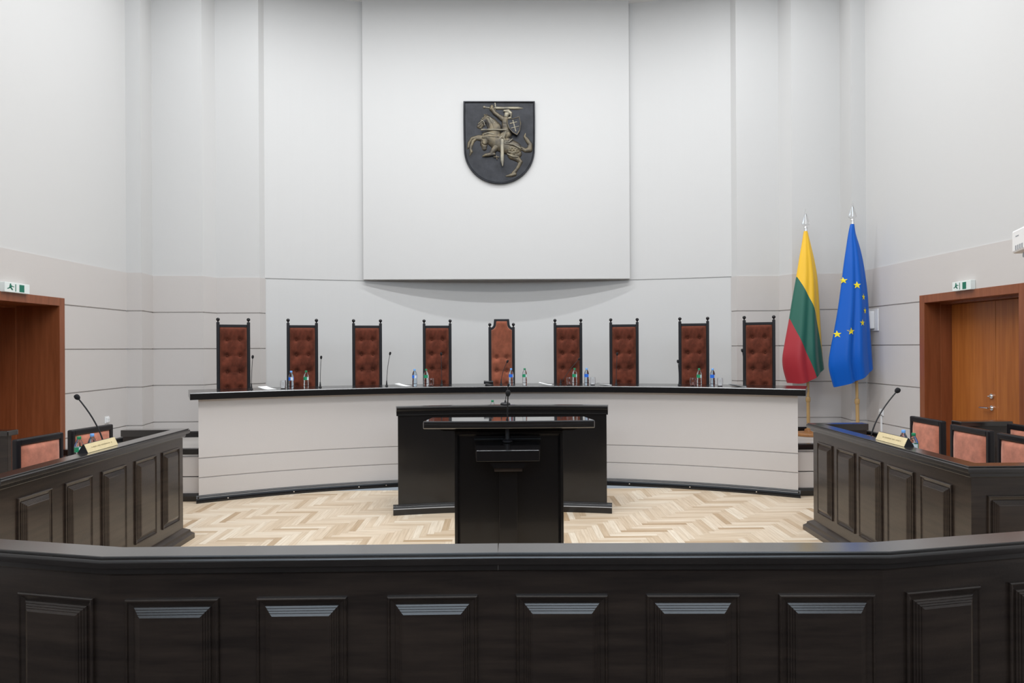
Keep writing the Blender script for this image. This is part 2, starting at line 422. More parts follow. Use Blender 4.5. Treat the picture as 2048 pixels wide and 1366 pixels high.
# ================================================================== judges' platform
PZ = 0.515
platform = empty('platform', (0, 9.0, 0), 0, 'raised platform with cream riser and black edging under the judges', 'platform')
def rel(o, root):   # keep world place while parented
    o.parent = root; o.location = Vector(o.location) - root.location; return o
core = MB()
back = arc(YC, 7.02, 31.0, -31.0, 30)
left = [(-3.60, 8.12), (-WX, 8.12), (-WX, 9.5), (-4.925, 9.5), (-4.985, 9.92), (-4.28, 9.95), (-4.20, 10.22), (-3.56, 10.22), (-NX, NY)]
poly = [(-x, y) for x, y in left] ; poly = poly[::-1]
outline = left[::-1]
outline = [(-3.56, 8.12)] + left[1:] + niche[1:-1] + [(-x, y) for x, y in left[::-1]][:-1] + [(3.56, 8.12)] + back
core.prism(outline, 0.0, PZ)
rel(core.build('deck', ['deckfloor']), platform)
for s in (-1, 1):
    mb = MB()
    xs = sorted((s * 3.54, s * WX))
    path = [(xs[0], 8.12), (xs[1], 8.12)]
    mb.sweep(path, [(-0.012, 0.0), (-0.012, 0.275), (0.0, 0.278), (0.0, 0.286), (-0.012, 0.289), (-0.012, PZ), (0.0, PZ), (0.0, 0.0)])
    rel(mb.build('riser', ['benchw']), platform)
    mb = MB(); mb.sweep(path, [(-0.04, 0.545), (-0.045, 0.55), (-0.045, 0.61), (-0.04, 0.615), (0.04, 0.615), (0.045, 0.61), (0.045, 0.545)])
    rel(mb.build('edging', ['black'], bevel=0.003), platform)
    mb = MB(); mb.sweep(path, [(-0.05, 0), (-0.05, 0.06), (-0.035, 0.085), (-0.012, 0.09), (-0.012, 0)])
    rel(mb.build('plinth', ['black']), platform)
# black baseboards along the stepped walls above the platform
BBP = [(-0.034, PZ), (-0.034, PZ + 0.070), (-0.028, PZ + 0.080), (-0.012, PZ + 0.085), (-0.0118, PZ)]
o = MB().sweep([(-WX, 8.17)] + step_l[:], BBP).build('baseboard_left', 'black'); struct(o)
o = MB().sweep(step_r + [(WX, 8.17)], BBP).build('baseboard_right', 'black'); struct(o)
o = MB().sweep(niche, [(a + 0.0115, z) for a, z in BBP]).build('baseboard_back', 'black'); struct(o)

# ================================================================== judges' bench
def arc_sweep(r0, prof, af, ab, n=64, **k):
    """arc of radius r0 + offset whose end angle runs from af (smallest offset) to ab (largest)"""
    o0 = min(p[0] for p in prof); o1 = max(p[0] for p in prof); mb = MB(); m = len(prof); vs = []; fs = []
    for i in range(n + 1):
        for o, z in prof:
            A_ = af + (ab - af) * ((o - o0) / (o1 - o0)); a = R(A_ * (-1 + 2 * i / n)); vs.append(((r0 + o) * math.sin(a), YC + (r0 + o) * math.cos(a), z))
    for i in range(n):
        for j in range(m): fs.append((i * m + j, (i + 1) * m + j, (i + 1) * m + (j + 1) % m, i * m + (j + 1) % m))
    fs += [tuple(range(m)), tuple(n * m + j for j in range(m))[::-1]]
    return mb.add(vs, fs)
bench = empty('judges_bench', (0, YC + 6.9, 0), 0, 'long curved cream judges bench with glossy black worktop', 'bench')
A = 31.25
bp = [(-0.0, 0.0), (0, 0.283), (0.012, 0.286), (0.012, 0.294), (0, 0.297), (0, 0.508), (0.012, 0.511), (0.012, 0.519), (0, 0.522), (0, 1.196), (0.28, 1.196), (0.28, 0.0)]
o = arc_sweep(6.73, bp, A, A - 0.55).build('body', ['benchw'], smooth=30); rel(o, bench)
tp = [(0.0, 1.20), (0.0, 1.27), (0.008, 1.28), (0.70, 1.28), (0.735, 1.275), (0.74, 1.20)]
o = arc_sweep(6.64, tp, 32.1, 31.45).build('worktop', ['black'], smooth=30); rel(o, bench)
pl = [(-0.03, 0), (-0.03, 0.05), (-0.022, 0.066), (-0.01, 0.078), (-0.002, 0.088), (-0.002, 0)]
o = MB().sweep(arc(YC, 6.73, -A - 0.25, A + 0.25, 64), pl).build('plinth', ['black'], smooth=30); rel(o, bench)
for s in (-1, 1):     # plinth returns at the ends
    a = R(A); e = Vector((math.sin(a), math.cos(a)))
    p0 = Vector((0, YC)) + e * 6.70; p1 = Vector((0, YC)) + Vector((math.sin(a - R(0.5)), math.cos(a - R(0.5)))) * 7.0
    path = [(s * p0.x, p0.y), (s * p1.x, p1.y)]
    if s > 0: path = path
    prof = [((1 if s < 0 else -1) * k, z) for k, z in [(0.03, 0), (0.03, 0.05), (0.01, 0.078), (0.002, 0.088), (0.002, 0)]]
    rel(MB().sweep(path, prof).build('plinth_return', ['black']), bench)
for a in (-28.6, -22.2, -15.5, -12.6, 11.2, 14.2, 20.6, 27.3):
    e = Vector((math.sin(R(a)), math.cos(R(a)))); p = Vector((0, YC)) + e * 6.70
    q = p - e * 0.004
    o = MB().tube([(p.x, p.y, 0.03), (q.x, q.y, 0.03)], 0.007, 10).build('screw', 'chrome'); rel(o, bench)

# ================================================================== judges' chairs
def tuft(wd, hg, buttons, z0, top=None, depth=0.045, nx=34, nz=100, crest=None):
    """front surface facing -Y, of a buttoned cushion; closed at the back"""
    vs = []; fs = []
    def hw(z):
        return wd / 2 if crest is None else crest(z)
    for j in range(nz + 1):
        z = z0 + hg * j / nz
        for i in range(nx + 1):
            u = -1 + 2 * i / nx; x = u * hw(z)
            ex = (1 - abs(u) ** 8); ez = 1 - abs(2 * j / nz - 1) ** 24
            d = depth * (ex * ez) ** 0.5
            for bx_, bz_ in buttons:
                r2 = ((x - bx_) ** 2 + (z - bz_) ** 2)
                d -= 0.034 * math.exp(-r2 / 0.0009) + 0.010 * math.exp(-r2 / 0.006)
            for bx_, bz_ in buttons:      # creases between the buttons
                if abs(z - bz_) < 0.03: d -= 0.0016 * math.exp(-((z - bz_) / 0.009) ** 2) * (1 if abs(x) < 0.08 else 0.5 * ex)
            vs.append((x, -max(0.001, d), z))
    W = nx + 1
    for j in range(nz):
        for i in range(nx): fs.append((j * W + i, j * W + i + 1, (j + 1) * W + i + 1, (j + 1) * W + i))
    return vs, fs
def finial(mb, x, z, r=0.0235):
    mb.lathe([(0.016, -0.03), (0.018, -0.012), (0.010, -0.008), (0.008, 0.0), (r * .55, 0.004), (r * .85, 0.011), (r, 0.0235), (r * .93, 0.033), (r * .7, 0.0405), (r * .38, 0.0455), (0.0, 0.047)], 16, (x, 0.02, z))
def judge_chair(kind):
    root = empty('judge_chair')
    H = 2.13 - PZ; zr = 2.10 - PZ
    hwid = 0.205 if kind == 'plain' else 0.19
    if kind != 'plain': H = 2.076 - PZ; zr = H
    pw = 0.039
    for s in (-1, 1):
        m = MB(); m.box(s * hwid - (pw if s > 0 else 0), s * hwid + (0 if s > 0 else pw), 0.0, 0.045, 0.0, H)
        po = m.build('post', 'frame', root, bevel=0.004)
        m = MB(); finial(m, s * (hwid - pw / 2), H + 0.012); m.build('finial', 'frame', po, smooth=50)
    iw = hwid - pw
    if kind == 'plain':
        m = MB(); m.box(-iw, iw, 0.005, 0.04, zr - 0.036, zr); m.build('top_rail', 'frame', root, bevel=0.004)
        m = MB(); m.box(-iw, iw, 0.005, 0.04, 0.50, 0.56); m.build('lower_rail', 'frame', root, bevel=0.004)
        z0 = 0.56; hg = zr - 0.036 - z0
        bt = [(s * 0.078, z - PZ) for z in (1.895, 1.69, 1.475, 1.27) for s in (-1, 1)]
        vs, fs = tuft(2 * iw, hg, bt, z0)
        m = MB(); m.add(vs, fs); cu = m.build('back_cushion', 'velvet', root, smooth=80, recalc=False); cu.location.y = 0.012
        back = MB().box(-iw, iw, 0.013, 0.035, z0, z0 + hg).build('back_board', 'frame', root)
        for x, z in bt:
            b = MB().lathe([(0.011, 0), (0.010, 0.004), (0.005, 0.008), (0, 0.009)], 12).build('button', 'velvet', cu, smooth=60)
            b.rotation_euler = (R(90), 0, 0); b.location = (x, -0.008, z)
    else:
        zt = 2.19 - PZ
        cw = 0.108                      # crest half width
        # outline of the crest: from the post inwards then a concave sweep up to the flat top
        out = [(hwid - pw, H - 0.012)] ; r = 0.055
        cx = cw + r + 0.008; cz = H - 0.012 + r
        pts = [(cx + r * math.cos(t), cz + r * math.sin(t)) for t in [R(270 - 90 * k / 8) for k in range(9)]]
        out += pts + [(cw, zt)]
        inn = [(hwid - pw, H - 0.05)] + [(cx - 0.0 + (r + 0.034) * math.cos(t), cz + (r + 0.034) * math.sin(t)) for t in [R(270 - 90 * k / 8) for k in range(9)]] + [(cw - 0.028, zt - 0.03)]
        full = out + [(-x, z) for x, z in out[::-1]]; finn = inn + [(-x, z) for x, z in inn[::-1]]
        n = len(full); m = MB()
        vs = [(x, 0.003, z) for x, z in full] + [(x, 0.003, z) for x, z in finn] + [(x, 0.042, z) for x, z in full] + [(x, 0.042, z) for x, z in finn]
        fs = []
        for i in range(n - 1):
            fs += [(i, i + 1, n + i + 1, n + i), (2 * n + i, 3 * n + i, 3 * n + i + 1, 2 * n + i + 1), (i, 2 * n + i, 2 * n + i + 1, i + 1), (n + i, n + i + 1, 3 * n + i + 1, 3 * n + i)]
        m.add(vs, fs); m.build('crest_rail', 'frame', root, smooth=35)
        m = MB(); m.box(-iw, iw, 0.005, 0.04, 0.50, 0.56); m.build('lower_rail', 'frame', root, bevel=0.004)
        zs = [p[1] for p in inn]; xs = [p[0] for p in inn]
        def cr(z):
            if z <= zs[0]: return iw
            best = iw
            for k in range(1, len(inn) - 1):
                if zs[k] <= z <= zs[k + 1] or zs[k + 1] <= z <= zs[k]:
                    t = (z - zs[k]) / (zs[k + 1] - zs[k] + 1e-9); return xs[k] + (xs[k + 1] - xs[k]) * t
            return xs[-1]
        z0 = 0.56; hg = zt - 0.028 - z0
        bt = [(s * 0.072, z - PZ) for z in (1.635, 1.44, 1.25) for s in (-1, 1)]
        vs, fs = tuft(2 * iw, hg, bt, z0, crest=cr, nz=110)
        m = MB(); m.add(vs, fs); cu = m.build('back_cushion', 'velvet_light', root, smooth=80, recalc=False); cu.location.y = 0.012
        m = MB(); b = [(cr(z) + 0.004, z) for z in [z0, H - 0.06] + [H - 0.05 + 0.01 * k for k in range(16)] if z < zt - 0.03]
        pg = b + [(-x, z) for x, z in b[::-1]]
        m.prism(pg, 0.013, 0.033, 'y'); m.build('back_board', 'frame', root)
        for x, z in bt:
            b = MB().lathe([(0.011, 0), (0.010, 0.004), (0.005, 0.008), (0, 0.009)], 12).build('button', 'velvet_light', cu, smooth=60)
            b.rotation_euler = (R(90), 0, 0); b.location = (x, -0.008, z)
    MB().box(-iw - 0.02, iw + 0.02, -0.40, 0.0, 0.40, 0.45).build('seat_frame', 'frame', root, bevel=0.006)
    MB().box(-iw - 0.005, iw + 0.005, -0.39, -0.03, 0.45, 0.50).build('seat_cushion', 'velvet', root, bevel=0.02)
    for s in (-1, 1):
        x = s * (hwid - pw / 2)
        MB().box(x - 0.018, x + 0.018, -0.40, -0.365, 0, 0.62).build('leg', 'frame', root, bevel=0.003)
        MB().box(x - 0.022, x + 0.022, -0.34 - 0.03, 0.0, 0.62, 0.648).build('armrest', 'frame', root, bevel=0.006)
    return root
CH = [(-3.491, 9.036, -27.2), (-2.693, 9.389, -20.6), (-1.864, 9.649, -14.1), (-0.899, 9.826, -6.8), (0.024, 9.879, 0.2),
      (0.975, 9.817, 7.3), (1.756, 9.675, 13.3), (2.67, 9.398, 20.4), (3.446, 9.059, 26.8)]
CL = ['leftmost high-backed brown tufted judge chair, at the far left end of the bench',
      'high-backed tufted brown judge chair behind the leftmost pair of water bottles',
      'high-backed tufted brown judge chair third from left, with no bottles in front of it',
      'high-backed tufted brown judge chair just left of the arched presiding chair',
      'middle judge chair of paler brown velvet with a raised curved crest rail',
      'high-backed tufted brown judge chair crossed by the slanted microphone, right of the arched chair',
      'high-backed tufted brown judge chair third from right, with no bottles in front of it',
      'high-backed tufted brown judge chair behind the rightmost pair of water bottles',
      'rightmost high-backed brown tufted judge chair, nearest the flags']
proto = judge_chair('plain'); pres = judge_chair('crest'); first = True
for k, (x, y, a) in enumerate(CH):
    if k == 4: o = pres
    elif first: o = proto; first = False
    else: o = copy_tree(proto)
    o.location = (x, y, PZ); o.rotation_euler = (0, 0, -R(a) * 0.85)
    tag(o, CL[k], 'chair', 'high-backed judge chairs behind the bench')

# ================================================================== microphones
def gooseneck(base, head, name='microphone', r=0.0035, hr=(0.014, 0.022), base_kind='stem', label='', group=None, lift=0.25, bulge=0.0, stand=None):
    b = Vector(base); h = Vector(head) - b
    root = empty(name, base, 0, label, 'microphone', group)
    MB_ = MB()
    if base_kind == 'stem':
        MB_.lathe([(0.020, 0), (0.020, 0.006), (0.012, 0.012), (0.009, 0.04), (0.006, 0.07), (0.004, 0.075)], 16)
    elif base_kind == 'disc':
        MB_.lathe([(0.034, 0), (0.034, 0.008), (0.026, 0.014), (0.016, 0.018), (0.014, 0.07), (0.012, 0.13), (0.007, 0.16)], 20)
    else:
        MB_.lathe([(0.055, 0), (0.055, 0.014), (0.045, 0.024), (0.012, 0.028), (0.008, 0.05)], 24)
    MB_.build('base', 'plastic', root, smooth=40)
    pts = []
    for i in range(13):
        t = i / 12
        c1 = Vector((0, 0, h.length * lift))
        p = (1 - t) ** 2 * Vector((0, 0, 0.01)) + 2 * (1 - t) * t * (c1 + h * bulge) + t * t * h
        pts.append(p)
    MB().tube(pts, r, 8).build('gooseneck', 'plastic', root, smooth=60)
    d = (pts[-1] - pts[-2]).normalized()
    hd = MB().lathe([(0.005, -hr[1]), (hr[0] * .6, -hr[1] * .9), (hr[0], -hr[1] * .3), (hr[0] * 1.02, hr[1] * .3), (hr[0] * .8, hr[1] * .8), (hr[0] * .4, hr[1]), (0, hr[1] * 1.02)], 16).build('head', 'foam', root, smooth=60)
    hd.location = h; hd.rotation_euler = Vector((0, 0, 1)).rotation_difference(d).to_euler()
    return root
MIC = [(-3.067, 8.499, 0.007, 1.68), (-2.306, 8.817, 0.006, 1.665), (-1.495, 9.047, 0.042, 1.709), (-0.782, 9.165, -0.007, 1.698), (0.013, 9.209, 0.086, 1.592),
       (0.809, 9.162, 0.255, 1.621), (1.534, 9.038, 0.02, 1.687), (2.313, 8.815, -0.008, 1.588), (3.059, 8.503, -0.025, 1.727)]
ML = ['upright gooseneck microphone on the bench just right of the leftmost judge chair',
      'upright gooseneck microphone on the bench right of the leftmost pair of bottles',
      'slightly leaning gooseneck microphone on the bench right of the third judge chair',
      'gooseneck microphone in front of the chair just left of the arched chair',
      'short gooseneck microphone in front of the arched middle chair',
      'strongly slanted gooseneck microphone in front of the chair right of the arched chair',
      'upright gooseneck microphone in front of the third chair from the right',
      'short gooseneck microphone at the left post of the chair behind the rightmost bottles',
      'tall gooseneck microphone on the bench at the left post of the rightmost judge chair']
for (x, y, dx, z), l in zip(MIC, ML):
    gooseneck((x, y, 1.28), (x + dx, y + 0.03, z), label=l, group='gooseneck microphones on the judges bench',
              lift=0.5 if abs(dx) < 0.2 else 0.12, bulge=0 if abs(dx) < 0.2 else 0.4)

# ================================================================== bottles and glasses
def bottle(kind, hgt=0.222):
    root = empty('water_bottle'); k = hgt / 0.222
    body = [(0.0, 0.004), (0.026, 0.0), (0.031, 0.006), (0.0315, 0.03), (0.0295, 0.036), (0.0315, 0.042), (0.0315, 0.06), (0.029, 0.075), (0.0285, 0.09), (0.031, 0.102),
            (0.0315, 0.140), (0.030, 0.155), (0.024, 0.175), (0.0165, 0.190), (0.0125, 0.198), (0.0125, 0.206)]
    MB().lathe([(r, z * k) for r, z in body], 24).build('body', 'petb' if kind == 'blue' else 'pet', root, smooth=60)
    MB().lathe([(0.0145, 0.200 * k), (0.015, 0.203 * k), (0.015, 0.219 * k), (0.013, 0.222 * k), (0, 0.222 * k)], 18).build('cap', 'capb' if kind == 'blue' else 'capg', root, smooth=40)
    # wrap label, half coloured and half white
    m = MB(); n = 24
    z0, z1 = 0.103 * k, 0.141 * k; r = 0.0325
    for i in range(n):
        a0 = 2 * PI * i / n; a1 = 2 * PI * (i + 1) / n
        mi = 0 if (i % 12) < 8 else 1
        m.add([(r * math.cos(a0), r * math.sin(a0), z0), (r * math.cos(a1), r * math.sin(a1), z0), (r * math.cos(a1), r * math.sin(a1), z1), (r * math.cos(a0), r * math.sin(a0), z1)], [(0, 1, 2, 3)], mi)
    m.build('label', ['labb' if kind == 'blue' else 'labg', 'labw'], root, smooth=40, recalc=False)
    return root
BP = {'blue': bottle('blue'), 'green': bottle('green')}; used = set()
def put_bottle(kind, x, y, z, label, group, rz=0):
    if kind not in used: o = BP[kind]; used.add(kind)
    else: o = copy_tree(BP[kind])
    o.location = (x, y, z); o.rotation_euler = (0, 0, rz)
    return tag(o, label, 'bottle', group)
gb = 'water bottles on the judges bench'
for kind, x, y, l in [
    ('blue', -2.623, 8.643, 'blue-capped water bottle of the leftmost pair on the bench'),
    ('green', -2.455, 8.71, 'green-capped water bottle of the leftmost pair on the bench'),
    ('blue', -1.13, 9.066, 'blue-capped water bottle left of the chair beside the arched chair'),
    ('green', -0.98, 9.089, 'green-capped water bottle at the left post of the chair beside the arched chair'),
    ('blue', 0.146, 9.157, 'blue-capped water bottle in front of the arched middle chair'),
    ('green', 0.327, 9.151, 'green-capped water bottle standing alone right of the arched middle chair'),
    ('green', 0.989, 9.088, 'green-capped water bottle before the chair right of the arched chair'),
    ('blue', 1.146, 9.064, 'blue-capped water bottle right of the chair with the slanted microphone'),
    ('green', 2.533, 8.68, 'green-capped water bottle of the rightmost pair on the bench'),
    ('blue', 2.686, 8.617, 'blue-capped water bottle of the rightmost pair on the bench')]:
    put_bottle(kind, x, y, 1.28, l, gb, random.uniform(-0.5, 0.5))
def glass(x, y, z, label):
    m = MB().lathe([(0.0, 0.0), (0.026, 0.0), (0.030, 0.004), (0.037, 0.045), (0.035, 0.085), (0.031, 0.105), (0.0298, 0.105), (0.0335, 0.085), (0.0355, 0.045), (0.028, 0.008), (0.0, 0.006)], 24, cap=False)
    o = m.build('drinking_glass', 'glass', smooth=60); o.location = (x, y, z)
    return tag(o, label, 'glass', 'drinking glasses on the judges bench')
for x, y, l in [(-2.715, 8.62, 'empty drinking glass left of the leftmost blue-capped bottle'), (-0.909, 9.02, 'drinking glass right of the green-capped bottle left of centre'),
                (0.915, 9.06, 'drinking glass left of the green-capped bottle by the slanted microphone'), (1.222, 9.03, 'drinking glass right of the blue-capped bottle by the slanted microphone'),
                (2.455, 8.69, 'drinking glass left of the rightmost green-capped bottle'), (2.765, 8.57, 'drinking glass right of the rightmost blue-capped bottle')]:
    glass(x, y, 1.28, l)
# papers: a folded leaflet, lifted at one end
def leaflet(x, y, rz, label):
    m = MB(); n = 10
    for k, (zo, th) in enumerate(((0.0, 0.0025), (0.004, 0.0015))):
        top = []; bot = []
        for i in range(n + 1):
            t = i / n; xx = -0.085 + 0.17 * t; zz = zo + 0.026 * (1 - t) ** 2 + (0.006 * (1 - t) if k else 0)
            top.append((xx, zz + th)); bot.append((xx, zz))
        m.prism(top + bot[::-1], -0.07, 0.07, 'y')
    o = m.build('paper', 'paper', smooth=30); o.location = (x, y, 1.2805); o.rotation_euler = (0, 0, rz)
    return tag(o, label, 'paper', 'papers on the judges bench')
for x, y, r_, l in [(-2.86, 8.46, -0.5, 'white papers lying left of the leftmost bottles on the bench'), (-1.27, 8.97, -0.3, 'curled white papers left of the bottles in front of the third and fourth chairs'),
                    (0.60, 9.06, -0.15, 'white papers between the lone green-capped bottle and the slanted microphone'), (1.36, 8.95, 0.1, 'flat white papers right of the slanted microphone and its bottles'),
                    (2.93, 8.43, 0.35, 'white papers right of the rightmost bottles on the bench')]:
    leaflet(x, y, r_, l)
# gavel on its block
g = empty('gavel', (-0.146, 9.12, 1.28), 0.0, 'black gavel resting on a low block left of the arched chair', 'gavel')
MB().lathe([(0.055, 0), (0.058, 0.006), (0.052, 0.016), (0.046, 0.018)], 24).build('sound_block', 'plastic', g, smooth=40)
hd = MB().lathe([(0.018, -0.062), (0.021, -0.058), (0.021, -0.04), (0.017, -0.035), (0.017, 0.035), (0.021, 0.04), (0.021, 0.058), (0.018, 0.062)], 20).build('head', 'plastic', g, smooth=40)
hd.rotation_euler = (0, R(90), 0); hd.location = (-0.01, 0, 0.0395)
MB().tube([(0, 0.01, 0.04), (0.02, 0.17, 0.02)], [0.007, 0.009], 10).build('handle', 'plastic', g, smooth=40)

# ================================================================== panelled joinery
CAP = [(0.035, -0.075), (0.035, 0.0), (-0.040, 0.0), (-0.042, -0.004), (-0.037, -0.008), (-0.0385, -0.010), (-0.0445, -0.0115), (-0.0462, -0.0140), (-0.0486, -0.0195), (-0.0488, -0.024), (-0.0475, -0.042), (-0.036, -0.047),
       (-0.020, -0.048), (-0.020, -0.070), (-0.012, -0.076), (-0.0, -0.078), (0.0, -0.079)]
PANEL = [(0, 0), (0.0, 0.010), (0.004, 0.014), (0.009, 0.013), (0.012, 0.007), (0.029, 0.001), (0.030, 0.001), (0.0305, 0.006), (0.0370, 0.0090), (0.0375, 0.0084), (0.038, 0.0118), (0.0445, 0.0148),
         (0.0450, 0.0142), (0.0455, 0.0175), (0.0515, 0.0202), (0.0520, 0.0196), (0.0525, 0.0230), (0.0610, 0.0268)]
def panel(p0, d, nrm, u0, u1, z0, z1, parent, mname='wood', name='panel', sc=1.0):
    """raised panel on a vertical face: p0 + d*u, facing nrm"""
    rings = []
    for ins, h in PANEL:
        ins *= sc; h *= sc
        r = []
        for u, z in ((u0 + ins, z0 + ins), (u1 - ins, z0 + ins), (u1 - ins, z1 - ins), (u0 + ins, z1 - ins)):
            q = Vector((p0[0], p0[1])) + Vector(d) * u + Vector(nrm) * h; r.append((q.x, q.y, z))
        rings.append(r)
    m = MB().rings(rings); o = m.build(name, mname, recalc=True)
    rel(o, parent); return o
RT = 1.036
def path_dir(a, b):
    v = Vector(b) - Vector(a); L_ = v.length; v.normalize(); return v, L_

# ---- front barrier (the camera stands behind it)
barrier = empty('barrier', (0, 2.6, 0), 0, 'dark wooden panelled barrier across the foreground', 'barrier')
def cap_path(path, root, off=0.0, h=0.0, name='cap_rail'):
    # path = line of the outer face; offsets positive to the left of travel = away from the viewer
    o = MB().sweep(path, [(a, RT + z) for a, z in CAP]).build(name, 'woodh', smooth=25); rel(o, root); return o
F = 0.045
Lc = (-1.43, 2.483 + F); Rc = (1.40, 2.446 + F); Mc = (-0.012, 2.484 + F)
Lw = (Lc[0] - 1.15 * math.cos(R(13.5)), Lc[1] + 1.15 * math.sin(R(13.5))); Rw = (Rc[0] + 1.15 * math.cos(R(11)), Rc[1] + 1.15 * math.sin(R(11)))
CAPW = [(0.075, -0.079)] + [(0.075, 0.0)] + CAP[2:-2] + [(0.0, -0.078)]
for nm, pth in (('left', [Lw, Lc, Mc]), ('right', [(Mc[0] + 0.0015, Mc[1]), Rc, Rw])):
    o = MB().sweep(pth, [(a, RT + z) for a, z in CAPW]).build('cap_rail', 'woodh', smooth=25); rel(o, barrier)
    pth = [Lw, Lc, Mc, Rc, Rw]
    if nm == 'right': continue
    o = MB().sweep(pth, [(0, 0.0), (0, RT - 0.078), (0.06, RT - 0.078), (0.06, 0.0)]).build('body', 'wood'); rel(o, barrier)
    o = MB().sweep(pth, [(-0.035, 0), (-0.035, 0.08), (-0.02, 0.10), (-0.001, 0.11), (-0.001, 0)]).build('plinth', 'wood'); rel(o, barrier)
PZ0, PZ1 = 0.20, 0.868
d, Lm = path_dir(Lc, Rc); nrm = Vector((d.y, -d.x))
for xa, xb in [(-1.371, -1.033), (-0.895, -0.567), (-0.419, -0.088), (0.054, 0.391), (0.534, 0.874), (1.019, 1.369)]:
    a, b = (Lc, Mc) if xb < 0 else (Mc, Rc)
    dd, _ = path_dir(a, b); nn = Vector((dd.y, -dd.x))
    panel(a, dd, nn, (xa - a[0]), (xb - a[0]), PZ0, PZ1, barrier)
dd, _ = path_dir(Lc, Lw); nn = Vector((-dd.y, dd.x))
for a in (0.065, 0.535): panel(Lc, dd, nn, a, a + 0.335, PZ0, PZ1, barrier)
dd, _ = path_dir(Rc, Rw); nn = Vector((dd.y, -dd.x))
for a in (0.095, 0.555): panel(Rc, dd, nn, a, a + 0.325, PZ0, PZ1, barrier)

# ---- side desks
def side_desk(s):
    """s=-1 left, +1 right. outer face towards the centre of the room"""
    if s < 0: near = (-2.945, 4.07); far = (-2.968, 6.45); ny = 4.07
    else: near = (2.918, 4.20); far = (3.005, 6.53); ny = 4.20
    lab = 'dark panelled %s side desk with nameplate, facing the middle of the room' % ('left' if s < 0 else 'right')
    root = empty('side_desk', (near[0], 5.2, 0), 0, lab, 'desk', 'dark panelled side desks')
    retx = s * 3.50
    # travel so that the outside face lies to the right of travel
    if s < 0: outer = [(-4.25, near[1]), near, far, (retx, far[1])]
    else: outer = [(retx, far[1]), far, near, (4.25, near[1])]
    cap = [(0.075, -0.06), (0.075, 0.0)] + CAP[2:-2] + [(0.0, -0.078), (0.0, -0.06)]
    main = outer[:3] if s < 0 else outer[1:]
    rel(MB().sweep(outer, [(a, RT + z) for a, z in cap]).build('cap_rail', 'woodh', smooth=25), root)
    rel(MB().sweep(outer, [(0, 0), (0, RT - 0.062), (0.04, RT - 0.062), (0.04, 0.0)]).build('body', 'wood'), root)
    rel(MB().sweep(outer, [(-0.075, 0), (-0.075, 0.045), (-0.05, 0.065), (-0.045, 0.085), (-0.02, 0.10), (-0.001, 0.11), (-0.001, 0)]).build('plinth', 'wood', smooth=20), root)
    # worktop lower than the rail
    wt = [(near[0] + s * 0.045, near[1] + 0.045), (far[0] + s * 0.045, far[1] - 0.045), (s * 3.42, far[1] - 0.045), (s * 3.42, near[1] + 0.55), (s * 4.2, near[1] + 0.55), (s * 4.2, near[1] + 0.045)]
    rel(MB().prism(wt, 0.86, 0.89).build('worktop', 'woodh', bevel=0.003), root)
    dd, L_ = path_dir(near, far); nn = Vector((dd.y, -dd.x)) if s < 0 else Vector((-dd.y, dd.x))
    if s < 0: ys = [(4.221, 4.545), (4.684, 4.994), (5.12, 5.452), (5.589, 5.931), (6.044, 6.36)]
    else: ys = [(4.384, 4.731), (4.823, 5.169), (5.26, 5.616), (5.699, 6.015), (6.117, 6.42)]
    for a, b in ys: panel(near, dd, nn, a - near[1], b - near[1], PZ0, 0.875, root)
    # near front face, facing the viewer
    dx = Vector((s, 0)); nf = Vector((0, -1))
    for a in (0.10, 0.56, 1.0)[:2]: panel(near, dx, nf, a, a + 0.335, PZ0, 0.845, root)
    return root
side_desk(-1); side_desk(1)

# ---- second row desks by the doors
for s, y in ((-1, 6.42), (1, 6.62)):
    x0 = 4.56 if s < 0 else 4.50; x1 = 4.99
    root = empty('back_row_desk', (s * 4.7, y, 0), 0, 'dark desk end standing behind the chairs by the %s door' % ('left' if s < 0 else 'right'), 'desk', 'dark desks by the doors')
    a, b = sorted((s * x0, s * x1))
    rel(MB().box(a, b, y, y + 0.05, 0.0, RT - 0.05).build('body', 'wood', bevel=0.002), root)
    a, b = sorted((s * (x0 - 0.03), s * x1))
    rel(MB().box(a, b, y - 0.04, y + 0.10, RT - 0.05, RT).build('cap_rail', 'woodh', bevel=0.008), root)
    a, b = sorted((s * (x0 - 0.03), s * x1))
    rel(MB().box(a, b, y - 0.03, y + 0.08, 0.0, 0.1).build('plinth', 'wood', bevel=0.004), root)

